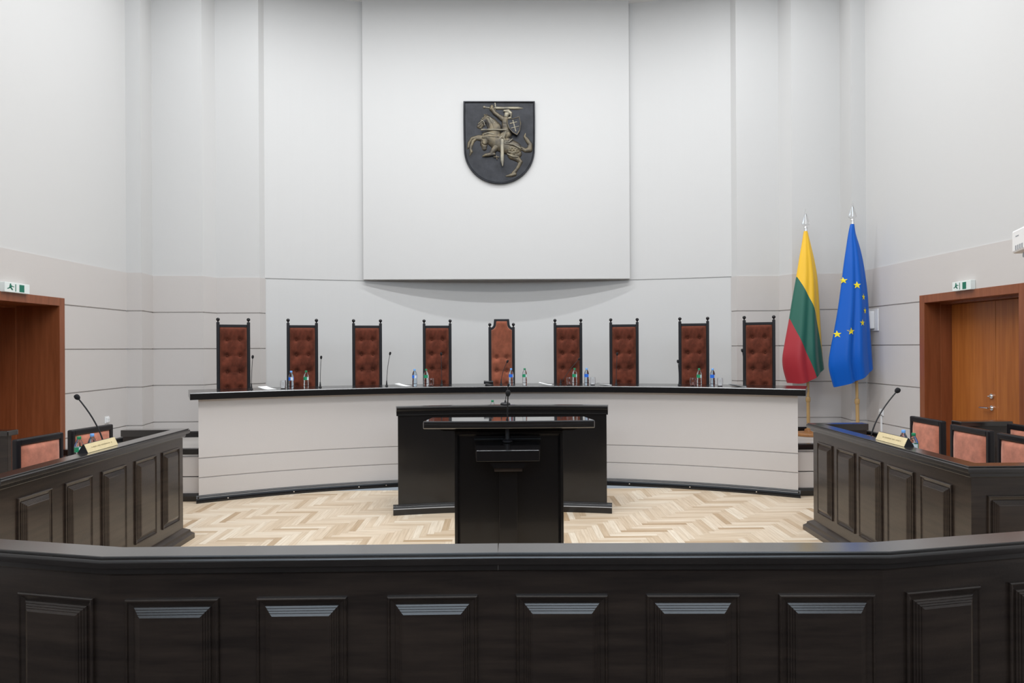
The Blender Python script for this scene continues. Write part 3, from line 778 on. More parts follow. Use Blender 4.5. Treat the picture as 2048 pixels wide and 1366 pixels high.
# ================================================================== side chairs
def side_chair():
    """front faces +X in local space, back plane at x=0, centred on y"""
    root = empty('desk_chair'); w2 = 0.26; H = 1.04
    # frame: posts and top rail, rounded
    def post(s):
        m = MB(); y0, y1 = sorted((s * w2, s * (w2 - 0.045))); m.box(-0.055, 0.0, y0, y1, 0.0, H - 0.0); return m
    for s in (-1, 1): post(s).build('back_post', 'frame', root, bevel=0.012)
    MB().box(-0.055, 0.002, -w2 + 0.03, w2 - 0.03, H - 0.055, H).build('top_rail', 'frame', root, bevel=0.012)
    MB().box(-0.05, -0.005, -w2 + 0.04, w2 - 0.04, 0.50, 0.55).build('lower_rail', 'frame', root, bevel=0.004)
    iw = w2 - 0.045
    vs = []; fs = []; nx, nz = 20, 20; z0, hg = 0.55, H - 0.055 - 0.55
    for j in range(nz + 1):
        for i in range(nx + 1):
            u = -1 + 2 * i / nx; v = -1 + 2 * j / nz
            dpt = 0.028 * ((1 - abs(u) ** 6) * (1 - abs(v) ** 6)) ** 0.5 + 0.0
            vs.append((dpt - 0.012, u * iw, z0 + hg * (v + 1) / 2))
    W = nx + 1
    for j in range(nz):
        for i in range(nx): fs.append((j * W + i, j * W + i + 1, (j + 1) * W + i + 1, (j + 1) * W + i))
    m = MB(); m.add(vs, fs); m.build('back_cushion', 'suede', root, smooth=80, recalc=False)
    MB().box(-0.045, -0.0125, -iw, iw, z0, z0 + hg).build('back_board', 'frame', root)
    MB().box(-0.03, 0.38, -w2 + 0.01, w2 - 0.01, 0.38, 0.43).build('seat_frame', 'frame', root, bevel=0.006)
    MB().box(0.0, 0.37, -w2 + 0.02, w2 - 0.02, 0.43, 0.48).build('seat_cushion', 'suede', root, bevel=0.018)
    for s in (-1, 1):
        y0, y1 = sorted((s * (w2 - 0.01), s * (w2 - 0.055)))
        MB().box(0.33, 0.375, y0, y1, 0, 0.38).build('leg', 'frame', root, bevel=0.004)
    return root
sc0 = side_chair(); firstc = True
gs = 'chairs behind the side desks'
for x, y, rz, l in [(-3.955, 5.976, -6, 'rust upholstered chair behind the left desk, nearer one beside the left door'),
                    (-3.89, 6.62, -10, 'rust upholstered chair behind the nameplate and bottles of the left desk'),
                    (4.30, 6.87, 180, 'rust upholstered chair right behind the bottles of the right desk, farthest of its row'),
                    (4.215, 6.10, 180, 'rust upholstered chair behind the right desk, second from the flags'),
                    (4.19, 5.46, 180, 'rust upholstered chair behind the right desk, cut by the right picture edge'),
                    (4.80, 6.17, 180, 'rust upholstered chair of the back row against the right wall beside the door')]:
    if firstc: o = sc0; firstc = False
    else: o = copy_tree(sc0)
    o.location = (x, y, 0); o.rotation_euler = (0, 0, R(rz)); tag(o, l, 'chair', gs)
o.scale = (0.6, 0.95, 1)

# ================================================================== name plates, bottles, microphones of the side desks
def nameplate(p0, p1, s, label):
    """p0,p1: ends of the front bottom edge on the rail; leans back away from the room's middle"""
    a = Vector(p0); b = Vector(p1); dd = (b - a); L_ = dd.length; ang = math.atan2(dd.y, dd.x)
    root = empty('nameplate', (*((a + b) / 2), RT), ang, label, 'nameplate', 'brass nameplates on the side desks')
    # local: x along plate, y = away (behind)
    k = -1 if s > 0 else 1
    pr = [(0, 0), (0.028 * k, 0.062), (0.034 * k, 0.064), (0.075 * k, 0)]
    MB().prism(pr, -L_ / 2, L_ / 2, 'x').build('stand', 'plastic', root)
    nx, nz = 0.062, -0.028 ; ln = math.hypot(nx, nz)
    def P(u, t, h): return (u, (0.028 * t) * k - (0.062 / ln) * h * k, 0.062 * t + (0.028 / ln) * h)
    m = MB(); e = L_ / 2 - 0.002
    f = [P(-e, 0.02, 0.002), P(e, 0.02, 0.002), P(e, 0.99, 0.002), P(-e, 0.99, 0.002)]; g_ = [P(-e, 0.02, 0.0), P(e, 0.02, 0.0), P(e, 0.99, 0.0), P(-e, 0.99, 0.0)]
    m.add(f + g_, [(0, 1, 2, 3), (7, 6, 5, 4), (0, 4, 5, 1), (1, 5, 6, 2), (2, 6, 7, 3), (3, 7, 4, 0)])
    pl_ = m.build('brass_face', 'brass', root)
    m = MB(); u = -L_ * 0.33; rnd = random.Random(3)
    while u < L_ * 0.33:                     # line of engraving too small to read
        wd = rnd.uniform(0.004, 0.009)
        if rnd.random() > 0.12:
            q = [P(u, 0.44, 0.0026), P(u + wd * .6, 0.44, 0.0026), P(u + wd * .6, 0.58, 0.0026), P(u, 0.58, 0.0026)]
            m.add(q, [(0, 1, 2, 3)])
        u += wd
    m.build('engraving', 'engrave', pl_, recalc=False)
    return root
nameplate((-2.965, 4.975), (-2.985, 5.40), -1, 'brass-faced nameplate on the left side desk')
nameplate((2.958, 4.97), (2.972, 5.378), 1, 'brass-faced nameplate on the right side desk')
gq = 'water bottles on the side desks'
put_bottle('green', -3.25, 5.34, 0.89, 'green-capped water bottle behind the left nameplate', gq)
put_bottle('blue', -3.25, 5.51, 0.89, 'blue-capped water bottle behind the left nameplate', gq)
put_bottle('blue', 3.185, 5.36, 0.89, 'blue-capped water bottle behind the right nameplate', gq)
put_bottle('green', 3.15, 5.17, 0.89, 'green-capped water bottle right of the right nameplate', gq, 2.0)
gooseneck((-3.25, 5.69, 0.89), (-3.44, 5.63, 1.395), r=0.006, hr=(0.020, 0.024), label='gooseneck microphone leaning left over the left side desk', group='gooseneck microphones of the side desks', lift=0.42)
gooseneck((3.20, 5.88, 0.89), (3.45, 5.89, 1.389), r=0.006, hr=(0.022, 0.024), label='gooseneck microphone leaning right over the right side desk', group='gooseneck microphones of the side desks', lift=0.42)

# ================================================================== clerk's table
table = empty('clerk_table', (0.02, 7.6, 0), 0, 'black curved-front clerk table below the middle of the bench', 'table')
def tarc(r, hw, n=24):
    a = math.degrees(math.asin(hw / r)); c = 0.022
    return [(x + c, y) for x, y in arc(YC, r, -a, a, n)]
rel(MB().sweep(tarc(5.25, 1.12), [(0, 0), (0, 1.10), (0.04, 1.10), (0.04, 0)]).build('front_panel', 'black', smooth=30), table)
rel(MB().sweep(tarc(5.25, 1.135), [(-0.022, 1.118), (-0.03, 1.122), (-0.03, 1.136), (-0.022, 1.146), (-0.012, 1.15), (0.10, 1.15), (0.10, 1.10), (0.0, 1.052), (-0.010, 1.052), (-0.010, 1.062), (-0.005, 1.064), (-0.005, 1.100), (-0.020, 1.104)]).build('cornice', 'black', smooth=25), table)
rel(MB().sweep(tarc(5.25, 1.175), [(-0.055, 0), (-0.055, 0.06), (-0.045, 0.072), (-0.04, 0.085), (-0.02, 0.10), (-0.001, 0.105), (-0.001, 0)]).build('plinth', 'black', smooth=25), table)
for s in (-1, 1):
    a, b = sorted((0.022 + s * 1.075, 0.022 + s * 1.115))
    rel(MB().box(a, b, 7.40, 8.15, 0.0, 0.96).build('side_panel', 'black'), table)
    a, b = sorted((0.022 + s * 1.06, 0.022 + s * 1.135))
    rel(MB().box(a, b, 7.46, 8.17, 0.96, 0.99).build('side_cap', 'black', bevel=0.004), table)
rel(MB().box(0.022 - 1.07, 0.022 + 1.07, 7.58, 8.12, 0.93, 0.96).build('worktop', 'black'), table)
put_bottle('green', -0.089, 7.80, 0.96, 'green-capped water bottle half hidden behind the clerk table', None)
gooseneck((0.055, 7.53, 1.15), (0.091, 7.55, 1.367), r=0.0035, hr=(0.013, 0.018), base_kind='unit', label='small microphone unit standing on the clerk table', lift=0.4)

# ================================================================== lectern
lec = empty('lectern', (0.058, 4.9, 0), 0, 'black wooden lectern in the middle of the room, before the clerk table', 'lectern')
cx = 0.058
def rb(name, m, mt='black', **k): return rel(m.build(name, mt, **k), lec)
bw = 0.378
rb('body', MB().box(cx - bw, cx + bw, 4.775, 5.12, 0.0, 1.20), bevel=0.002)
rb('neck', MB().box(cx - 0.35, cx + 0.35, 4.80, 5.10, 1.20, 1.232))
# raised border on the face
zt_ = 1.2
rings = []
for ins, h in [(0, 0), (0, 0.022), (0.004, 0.025), (0.02, 0.025), (0.034, 0.006), (0.036, 0.0)]:
    rings.append([(cx - bw + ins, 4.775 - h, 0.0), (cx + bw - ins, 4.775 - h, 0.0), (cx + bw - ins, 4.775 - h, zt_ - ins), (cx - bw + ins, 4.775 - h, zt_ - ins)])
rb('face_frame', MB().rings(rings, cap=False), smooth=20)
rb('base', MB().box(cx - bw - 0.03, cx + bw + 0.03, 4.71, 5.15, 0, 0.09), bevel=0.008)
# reading board: front edge slightly bowed
fr = [(cx + x, 4.55 + 0.02 * (x / 0.58) ** 2 * 1.5) for x in [(-0.575 + 1.15 * i / 16) for i in range(17)]]
mtb = MB()
ys = fr + [(cx + 0.56, 5.02), (cx - 0.56, 5.02)]
def bz(y): return 1.292 - (y - 4.55) * 0.045
n_ = len(ys)
vs_ = [(x, y, bz(y) - 0.052) for x, y in ys] + [(x, y, bz(y)) for x, y in ys]
mtb.add(vs_, [tuple(range(n_))[::-1], tuple(range(n_, 2 * n_))] + [(i, (i + 1) % n_, n_ + (i + 1) % n_, n_ + i) for i in range(n_)])
rb('reading_board', mtb, 'gloss', bevel=0.007)
for s in (-1, 1):     # shaped brackets under the board's wings
    poly = [(cx + s * 0.35, 1.235), (cx + s * 0.505, 1.235), (cx + s * 0.50, 1.222), (cx + s * 0.475, 1.205), (cx + s * 0.455, 1.197), (cx + s * 0.35, 1.197)]
    rb('bracket', MB().prism(poly, 4.80, 4.98, 'y'))
# microphone shelf
t = MB()
q = [(-0.205, 4.45, 1.111), (0.205, 4.45, 1.111), (0.232, 4.752, 1.150), (-0.232, 4.752, 1.150)]
t.add([(cx - 0.01 + x, y, z - 0.072) for x, y, z in q] + [(cx - 0.01 + x, y, z) for x, y, z in q],
      [(3, 2, 1, 0), (4, 5, 6, 7), (0, 1, 5, 4), (1, 2, 6, 5), (2, 3, 7, 6), (3, 0, 4, 7)])
rb('shelf', t, bevel=0.004)
rb('shelf_support', MB().prism([(cx - 0.135, 1.05), (cx + 0.125, 1.05), (cx + 0.12, 1.015), (cx + 0.085, 0.985), (cx - 0.10, 0.985), (cx - 0.13, 1.015)], 4.50, 4.752, 'y'))
rb('support_foot', MB().box(cx - 0.10, cx + 0.085, 4.52, 4.752, 0.962, 0.985), 'wood', bevel=0.003)
rb('column', MB().box(cx - 0.07, cx + 0.055, 4.66, 4.776, 0.0, 0.962), bevel=0.004)
gooseneck((cx - 0.012, 4.66, 1.139), (cx - 0.006, 4.60, 1.473), r=0.0042, hr=(0.017, 0.022), base_kind='disc', label='gooseneck microphone rising from the lectern shelf', lift=0.5)

# ================================================================== coat of arms
ZK = 1.112 / 972.0
CYP = 10.69
def cx_(x): return (x - 674) * ZK + 0.006
def cz_(y): return 5.612 - (y - 143) * ZK
coa = empty('coat_of_arms', (0.0, CYP, 4.9), 0, 'dark bronze shield relief of an armoured rider on the wall', 'coat of arms')
outl = [(1160, 143), (1162, 400), (1160, 640), (1156, 800)] + \
       [(674 + 482 * math.cos(t), 800 + 468 * math.sin(t) ** 1.0) for t in [R(k) for k in range(6, 90, 6)]] + [(674, 1268)]
outl2 = outl + [(1348 - x, y) for x, y in outl[::-1] if x > 674.5]
# dedupe: mirrored list
pts2 = [(cx_(x), cz_(y)) for x, y in outl2]
rel(MB().prism(pts2, CYP - 0.03, CYP + 0.0, 'y').build('plate', 'iron'), coa)
def inset(poly, d):
    n = len(poly); out = []
    cxm = sum(p[0] for p in poly) / n; czm = sum(p[1] for p in poly) / n
    for i in range(n):
        a = Vector(poly[i - 1]); b = Vector(poly[i]); c = Vector(poly[(i + 1) % n])
        n0 = (b - a).normalized(); n1 = (c - b).normalized()
        m0 = Vector((n0.y, -n0.x)); m1 = Vector((n1.y, -n1.x)); mm = (m0 + m1).normalized()
        if mm.dot(Vector((cxm, czm)) - b) < 0: mm = -mm
        out.append(tuple(b + mm * d / max(0.35, abs(mm.dot(m0)))))
    return out
rr = []
for ins, h in [(0, 0.028), (0.0, 0.038), (0.005, 0.045), (0.014, 0.046), (0.020, 0.042), (0.026, 0.036), (0.030, 0.030)]:
    rr.append([(x, CYP - h, z) for x, z in (inset(pts2, ins) if ins else pts2)])
rel(MB().rings(rr, cap=False).build('rim', 'iron', smooth=40), coa)
def relief(name, chains, mname, base=0.03, k=0.62, step=3.4, polys=(), parent=None, groove=None):
    """inflated relief from tapered strokes given in the emblem's own grid"""
    xs = [p[0] for c in chains for p in c]; ys_ = [p[1] for c in chains for p in c]; rm = max(p[2] for c in chains for p in c)
    x0, x1, y0, y1 = min(xs) - rm, max(xs) + rm, min(ys_) - rm, max(ys_) + rm
    gx = np.arange(x0, x1 + step, step); gy = np.arange(y0, y1 + step, step)
    X, Y = np.meshgrid(gx, gy); Hh = np.full(X.shape, -1.0)
    for c in chains:
        for (ax, ay, ar), (bx_, by_, br) in zip(c[:-1], c[1:]):
            dx, dy = bx_ - ax, by_ - ay; L2 = dx * dx + dy * dy + 1e-6
            tt = np.clip(((X - ax) * dx + (Y - ay) * dy) / L2, 0, 1)
            dd2 = (X - ax - tt * dx) ** 2 + (Y - ay - tt * dy) ** 2
            r = ar + tt * (br - ar); h = r * r - dd2
            hh = np.where(h > 0, np.sqrt(np.maximum(h, 0)) * np.minimum(1, 40 / np.maximum(r, 1)) ** 0.35, -1)
            both = (Hh > 0) & (hh > 0)
            mxv = np.maximum(Hh, hh); mn = np.minimum(Hh, hh)
            Hh = np.where(both, mxv + 0.0 * mn, mxv)
    if groove is not None: Hh = np.where(Hh > 0, np.maximum(0.5, Hh - groove(X, Y)), Hh)
    mask = Hh > 0
    idx = -np.ones(X.shape, int); vs = []; fs = []
    need = np.zeros(X.shape, bool)
    cell = mask[:-1, :-1] | mask[1:, :-1] | mask[:-1, 1:] | mask[1:, 1:]
    need[:-1, :-1] |= cell; need[1:, :-1] |= cell; need[:-1, 1:] |= cell; need[1:, 1:] |= cell
    for j, i in zip(*np.nonzero(need)):
        idx[j, i] = len(vs); h = max(0.0, Hh[j, i]) * ZK * k
        vs.append((cx_(X[j, i]), CYP - (base - 0.002 if not mask[j, i] else base + h), cz_(Y[j, i])))
    for j, i in zip(*np.nonzero(cell)):
        fs.append((idx[j, i], idx[j + 1, i], idx[j + 1, i + 1], idx[j, i + 1]))
    m = MB(); m.add(vs, fs); o = m.build(name, mname, smooth=70, recalc=False)
    if parent is None: return rel(o, coa)
    o.parent = parent; return o
def mane(X, Y):
    g = 10 * np.maximum(0, np.sin((X - 0.35 * Y) / 9.0)) * np.exp(-((X - 560) / 60.) ** 2 - ((Y - 440) / 80.) ** 2)
    g += 16 * np.exp(-((Y - (735 + (X - 780) * 0.30)) / 7.0) ** 2) * (X > 750) * (X < 985)
    g += 12 * np.exp(-((Y - 645) / 6.0) ** 2) * (X > 440) * (X < 700)
    g += 14 * np.exp(-(((X - 480) ** 2 + (Y - 700) ** 2) ** .5 - 45) ** 2 / 60.) * (X > 440) * (X < 560) * (Y > 680)
    g += 9 * np.maximum(0, np.sin(X / 7.0) * np.sin(Y / 9.0)) * np.exp(-((X - 860) / 70.) ** 2 - ((Y - 820) / 45.) ** 2)
    g += 12 * np.exp(-((X - 470 - (Y - 380) * -0.5) / 5.) ** 2) * (Y > 340) * (Y < 440) * (X < 520)
    return g
horse = [[(505, 375, 48), (560, 430, 72), (610, 510, 95), (600, 600, 95)],
         [(500, 372, 44), (455, 420, 42), (420, 455, 34), (392, 488, 24)], [(440, 470, 30), (425, 505, 18), (395, 500, 14)],
         [(500, 345, 16), (470, 322, 6)], [(515, 350, 12), (500, 318, 5)],
         [(500, 620, 70), (560, 640, 95), (660, 700, 118), (770, 750, 112), (870, 790, 105)],
         [(500, 640, 60), (465, 720, 52), (470, 785, 32)],
         [(450, 640, 38), (395, 625, 26), (300, 650, 22), (262, 710, 19), (250, 770, 16), (240, 790, 8)],
         [(430, 655, 36), (360, 650, 22), (318, 690, 19), (290, 760, 20), (282, 795, 19), (292, 830, 22), (272, 880, 8)],
         [(870, 820, 100), (850, 880, 62), (920, 930, 40), (962, 968, 27)],
         [(962, 968, 28), (925, 1040, 23), (892, 1090, 23), (862, 1120, 24)], [(880, 1135, 28), (835, 1150, 26), (765, 1162, 10)],
         [(895, 870, 60), (930, 860, 50)],
         [(960, 775, 24), (1030, 812, 30), (1085, 800, 40), (1095, 735, 32), (1050, 665, 30), (1018, 625, 18), (1030, 578, 4)]]
relief('horse', horse, 'bronze', groove=mane, k=0.6)
def folds(X, Y):
    return 9 * np.maximum(0, np.sin((X + 0.4 * Y) / 10.0)) * np.exp(-((Y - 640) / 60.) ** 2) + 6 * np.maximum(0, np.sin(Y / 8.0)) * np.exp(-((X - 760) / 40.) ** 2 - ((Y - 470) / 50.) ** 2)
rider = [[(740, 400, 34), (670, 350, 25), (610, 305, 22), (585, 260, 22)],
         [(760, 400, 48), (765, 470, 55), (775, 560, 58)],
         [(785, 600, 60), (735, 620, 55), (690, 660, 42), (650, 705, 30), (620, 722, 18)], [(780, 690, 45), (820, 680, 30)],
         [(625, 775, 40), (590, 820, 34), (565, 855, 26)], [(600, 868, 20), (540, 872, 24), (490, 880, 20), (448, 896, 6)],
         [(600, 905, 8), (665, 908, 5)], [(635, 890, 5), (640, 938, 4)]]
relief('rider', rider, 'bronze', base=0.058, k=0.5, groove=folds)
relief('helmet', [[(775, 330, 34), (768, 350, 30)], [(745, 282, 14), (795, 285, 26), (828, 315, 24), (835, 350, 10)], [(700, 378, 12), (760, 392, 14), (830, 372, 12)]], 'bronze_b', base=0.062, k=0.6, step=3)
sw = relief('sword', [[(632, 237, 22), (930, 237, 21), (1000, 238, 3)], [(618, 168, 9), (624, 235, 9), (610, 296, 9)], [(620, 240, 11), (540, 234, 13), (478, 224, 10)], [(470, 224, 20), (472, 225, 20)]], 'bronze_b', k=0.8, step=3)
relief('hand', [[(575, 215, 20), (572, 250, 30), (588, 275, 22)]], 'bronze', base=0.045, k=0.6, step=3)
relief('scabbard', [[(712, 690, 24), (712, 960, 23), (716, 1032, 4)]], 'bronze_b', base=0.085, k=0.35, step=3)
relief('mane', [[(520, 400, 7), (548, 460, 7), (552, 520, 3)], [(548, 385, 7), (585, 450, 8), (592, 525, 3)], [(505, 360, 8), (545, 372, 8), (600, 420, 8), (640, 500, 3)],
                [(430, 405, 6), (470, 440, 6), (478, 480, 3)], [(392, 455, 5), (425, 430, 5), (462, 400, 4)], [(445, 385, 7), (452, 386, 7)]], 'bronze_b', base=0.062, k=0.9, step=3.5)
relief('armour', [[(470, 600, 8), (520, 585, 12), (600, 600, 9)], [(445, 640, 6), (600, 650, 6), (640, 640, 5)], [(790, 800, 8), (830, 775, 9), (870, 800, 7), (920, 790, 6)], [(800, 840, 6), (850, 850, 8), (900, 840, 6)],
                [(785, 870, 7), (850, 900, 9), (930, 905, 5)], [(660, 700, 8), (690, 650, 12), (745, 600, 9)]], 'bronze_b', base=0.072, k=0.9, step=3.5)
relief('rein', [[(435, 545, 12), (470, 542, 9), (770, 546, 10)]], 'bronze_b', base=0.085, k=0.8, step=3)
relief('saddle_strap', [[(765, 560, 6), (735, 640, 7), (740, 690, 6)], [(745, 730, 7), (860, 745, 7), (960, 795, 7)], [(745, 715, 8), (800, 715, 9), (850, 670, 7)]], 'bronze_b', base=0.088, k=0.8, step=3)
shp = [(778, 402), (860, 398), (945, 372), (968, 470), (955, 560), (915, 628), (850, 590), (800, 530), (780, 470)]
sp_ = [(cx_(x), cz_(y)) for x, y in shp]
ssh = rel(MB().prism(sp_, CYP - 0.108, CYP - 0.035, 'y').build('small_shield', 'iron'), coa)
rr = [[(x, CYP - h, z) for x, z in (inset(sp_, i_) if i_ else sp_)] for i_, h in [(0, 0.106), (0, 0.115), (0.004, 0.118), (0.010, 0.117), (0.014, 0.107)]]
o = MB().rings(rr, cap=False).build('shield_rim', 'bronze', smooth=40); o.parent = ssh; o.location = (0, 0, 0)
o = relief('cross', [[(858, 425, 9), (896, 572, 9)], [(822, 468, 9), (908, 447, 9)], [(838, 532, 9), (936, 505, 9)]], 'bronze_b', base=0.107, k=0.8, step=3, parent=ssh)

# ================================================================== flags
PXM = lambda Y: Y / 1370.0
def cubic(pts, t):
    n = len(pts) - 1; s = min(n - 1e-6, max(0, t * n)); i = int(s); f = s - i
    p = [pts[max(0, i - 1)], pts[i], pts[i + 1], pts[min(n, i + 2)]]
    return tuple(0.5 * (2 * p[1][k] + (p[2][k] - p[0][k]) * f + (2 * p[0][k] - 5 * p[1][k] + 4 * p[2][k] - p[3][k]) * f * f + (3 * p[1][k] - p[0][k] - 3 * p[2][k] + p[3][k]) * f ** 3) for k in (0, 1))
def resample(pts, n=60):
    P = [cubic(pts, i / 200) for i in range(201)]; d = [0]
    for a, b in zip(P[:-1], P[1:]): d.append(d[-1] + math.hypot(b[0] - a[0], b[1] - a[1]))
    out = []
    for k in range(n + 1):
        t = d[-1] * k / n; i = min(199, max(0, next((j for j in range(200) if d[j + 1] >= t), 199)))
        f = (t - d[i]) / max(1e-9, d[i + 1] - d[i]); out.append((P[i][0] + (P[i + 1][0] - P[i][0]) * f, P[i][1] + (P[i + 1][1] - P[i][1]) * f))
    return out
def interp(pts, x):
    if x <= pts[0][0]: s_ = (pts[1][1] - pts[0][1]) / (pts[1][0] - pts[0][0]); return pts[0][1] + s_ * (x - pts[0][0])
    for a, b in zip(pts[:-1], pts[1:]):
        if x <= b[0]: return a[1] + (b[1] - a[1]) * (x - a[0]) / (b[0] - a[0])
    a, b = pts[-2], pts[-1]; return b[1] + (b[1] - a[1]) / (b[0] - a[0]) * (x - b[0])
def flag(name, Y0, x0, ztop, gridtop, gx0, leftp, rightp, bott, folds_, bands, mname, root, stars=None):
    """leftp/rightp: the two edges of the hanging cloth in its own grid units (1 unit = U metres), y down"""
    U = Y0 / 1370.0 / 2.788
    Lp = resample(leftp); Rp = resample(rightp); n = 60; m = 28
    def pt(u, v, back=False):
        fi = v * n; i = min(n - 1, int(fi)); f = fi - i
        l = (Lp[i][0] + (Lp[i + 1][0] - Lp[i][0]) * f, Lp[i][1] + (Lp[i + 1][1] - Lp[i][1]) * f)
        r = (Rp[i][0] + (Rp[i + 1][0] - Rp[i][0]) * f, Rp[i][1] + (Rp[i + 1][1] - Rp[i][1]) * f)
        gx = l[0] + (r[0] - l[0]) * u; gy = l[1] + (r[1] - l[1]) * u + bott(u) * v ** 6
        wd = (r[0] - l[0]) * U
        dep = 0.26 * wd * math.sin(PI * u) ** 0.75
        fo = sum(a * math.exp(-((u - c) / w_) ** 2) for a, c, w_ in folds_) * wd * (0.3 + 0.7 * v)
        if back: y = 0.30 * wd * math.sin(PI * u) ** 0.75 + 0.012
        else: y = -dep - fo * math.sin(PI * u) ** 0.5 - 0.012
        return gx, gy, y
    verts = []; A_ = []; B_ = []
    def W(gx, gy, y): return (x0 + (gx - gx0) * U, Y0 + y, ztop - (gy - gridtop) * U)
    for j in range(n + 1):
        for side in (0, 1):
            rng = range(m + 1) if side == 0 else range(m - 1, 0, -1)
            for i in rng:
                gx, gy, y = pt(i / m, j / n, side == 1); verts.append(W(gx, gy, y))
                if bands: A_.append(gy - interp(bands[0], gx)); B_.append(gy - interp(bands[1], gx))
    per = 2 * m; fs = []
    for j in range(n):
        for i in range(per):
            i2 = (i + 1) % per; fs.append((j * per + i, (j + 1) * per + i, (j + 1) * per + i2, j * per + i2))
    mb_ = MB(); mb_.add(verts, fs)
    if stars:
        for (sx, sy, rx, ry) in stars:
            # find the cloth point under the star
            ring = []
            gx, gy, y = pt((sx - pt(0, 0.5)[0]) / 1e9 + 0.5, 0.5); sx = sx + 4.8 * (y * (0.55 + 0.45 * math.sin(PI * min(1, max(0, (sx - 330) / 230))))) / Y0 / U
            for k in range(10):
                rr_ = 1.0 if k % 2 == 0 else 0.40; a = R(-90 + 36 * k)
                tx = sx + rx * rr_ * math.cos(a); ty = sy + ry * rr_ * math.sin(a)
                # invert u,v
                v = 0.5; u = 0.5
                for _ in range(30):
                    gx, gy, y = pt(u, v); l = pt(0, v)[0]; r = pt(1, v)[0]
                    u = min(0.999, max(0.001, u + (tx - gx) / (r - l))); v = min(0.999, max(0.0, v + (ty - gy) / 900.0))
                gx, gy, y = pt(u, v); p = W(tx, ty, y - 0.006); ring.append(p)
            c = [sum(q[i] for q in ring) / 10 for i in range(3)]; c[1] -= 0.002
            mb_.add(ring + [tuple(c)], [(k, 10, (k + 1) % 10) for k in range(10)], 1)
    o = mb_.build(name, [mname] + (['yellow'] if stars else []), smooth=70, recalc=True)
    if bands:
        me = o.data
        for nm, vals in (('band_a', A_), ('band_b', B_)):
            at_ = me.attributes.new(nm, 'FLOAT', 'POINT'); at_.data.foreach_set('value', vals[:len(me.vertices)])
    rel(o, root); return o
def flagpole(Y0, xb, xt, zb, zt, ztop_cloth, label, root):
    dx = xt - xb
    def X(z): return xb + dx * (z - zb) / (zt - zb)
    def P(z): return (X(z) - root.location.x, 0, z - zb)
    MB().tube([P(zb + 0.03), P(1.02)], 0.023, 14).build('pole', 'pole', root, smooth=50)
    MB().tube([P(0.99), P(1.0), P(1.05), P(1.06)], [0.026, 0.032, 0.032, 0.026], 14).build('collar', 'pole', root, smooth=50)
    MB().tube([P(1.05), P(ztop_cloth + 0.02)], 0.019, 14).build('upper_pole', 'pole', root, smooth=50)
    # spear head: socket and open leaf-shaped blade
    sp = MB(); z0 = ztop_cloth
    sp.tube([P(z0), P(z0 + 0.05), P(z0 + 0.055), P(z0 + 0.075)], [0.022, 0.022, 0.027, 0.024], 14)
    px_, _, pz_ = P(z0 + 0.075)
    hh = zt - (z0 + 0.075)
    o_ = [(0, 0), (0.018, 0.0), (0.056, 0.03), (0.047, 0.07), (0.0, hh)]
    def ring(sc): return [(px_ + x * sc, z * sc + (1 - sc) * hh * 0.38 + pz_) for x, z in o_] + [(px_ - x * sc, z * sc + (1 - sc) * hh * 0.38 + pz_) for x, z in o_[1:-1][::-1]]
    a = ring(1.0); b = ring(0.62); n = len(a)
    vs = [(x, -0.008, z) for x, z in a] + [(x, -0.012, z) for x, z in b] + [(x, 0.008, z) for x, z in a] + [(x, 0.012, z) for x, z in b]
    fs = []
    for i in range(n):
        j = (i + 1) % n; fs += [(i, j, n + j, n + i), (2 * n + i, 3 * n + i, 3 * n + j, 2 * n + j), (i, 2 * n + i, 2 * n + j, j), (n + i, n + j, 3 * n + j, 3 * n + i)]
    sp.add(vs, fs)
    sp.tube([(px_, 0, pz_), (px_, 0, pz_ + hh * 0.7)], 0.008, 8)
    sp.build('spearhead', 'silver', root, smooth=30)
    MB().lathe([(0.19, 0), (0.20, 0.006), (0.20, 0.03), (0.185, 0.045), (0.06, 0.055), (0.05, 0.09), (0.03, 0.10)], 36).build('base', 'polebase', root, smooth=30)
# tricolour
f1 = empty('flag', (4.35, 9.6, PZ), 0, 'yellow, green and red flag hanging on a spear-tipped pole', 'flag', 'flags on poles')
flagpole(9.6, 4.35, 4.323, PZ, 3.715, 3.39, '', f1)
flag('cloth', 9.6, 4.322, 3.388, 205, 199, [(190, 200), (180, 260), (163, 350), (145, 455), (120, 590), (103, 690), (78, 820), (64, 900), (63, 945), (70, 990), (88, 1052)],
     [(208, 200), (225, 270), (248, 370), (264, 470), (273, 600), (280, 740), (288, 870), (298, 975)],
     lambda u: 26 * math.sin(PI * u) ** 1.3 + (4 * math.sin(2 * PI * u)), [(0.05, 0.3, 0.12), (0.07, 0.68, 0.10), (-0.05, 0.85, 0.06), (-0.04, 0.5, 0.08)],
     ([(145, 455), (160, 490), (175, 525), (195, 565), (210, 598), (228, 640), (240, 680), (252, 730), (262, 780), (272, 830), (280, 868), (298, 960)],
      [(100, 680), (115, 730), (130, 775), (150, 825), (165, 858), (185, 905), (200, 945), (216, 985), (232, 1030), (250, 1080)]), 'tricolour', f1)
f2 = empty('flag', (4.845, 9.2, PZ), 0, 'blue flag with yellow stars hanging on a spear-tipped pole', 'flag', 'flags on poles')
flagpole(9.2, 4.845, 4.779, PZ, 3.74, 3.42, '', f2)
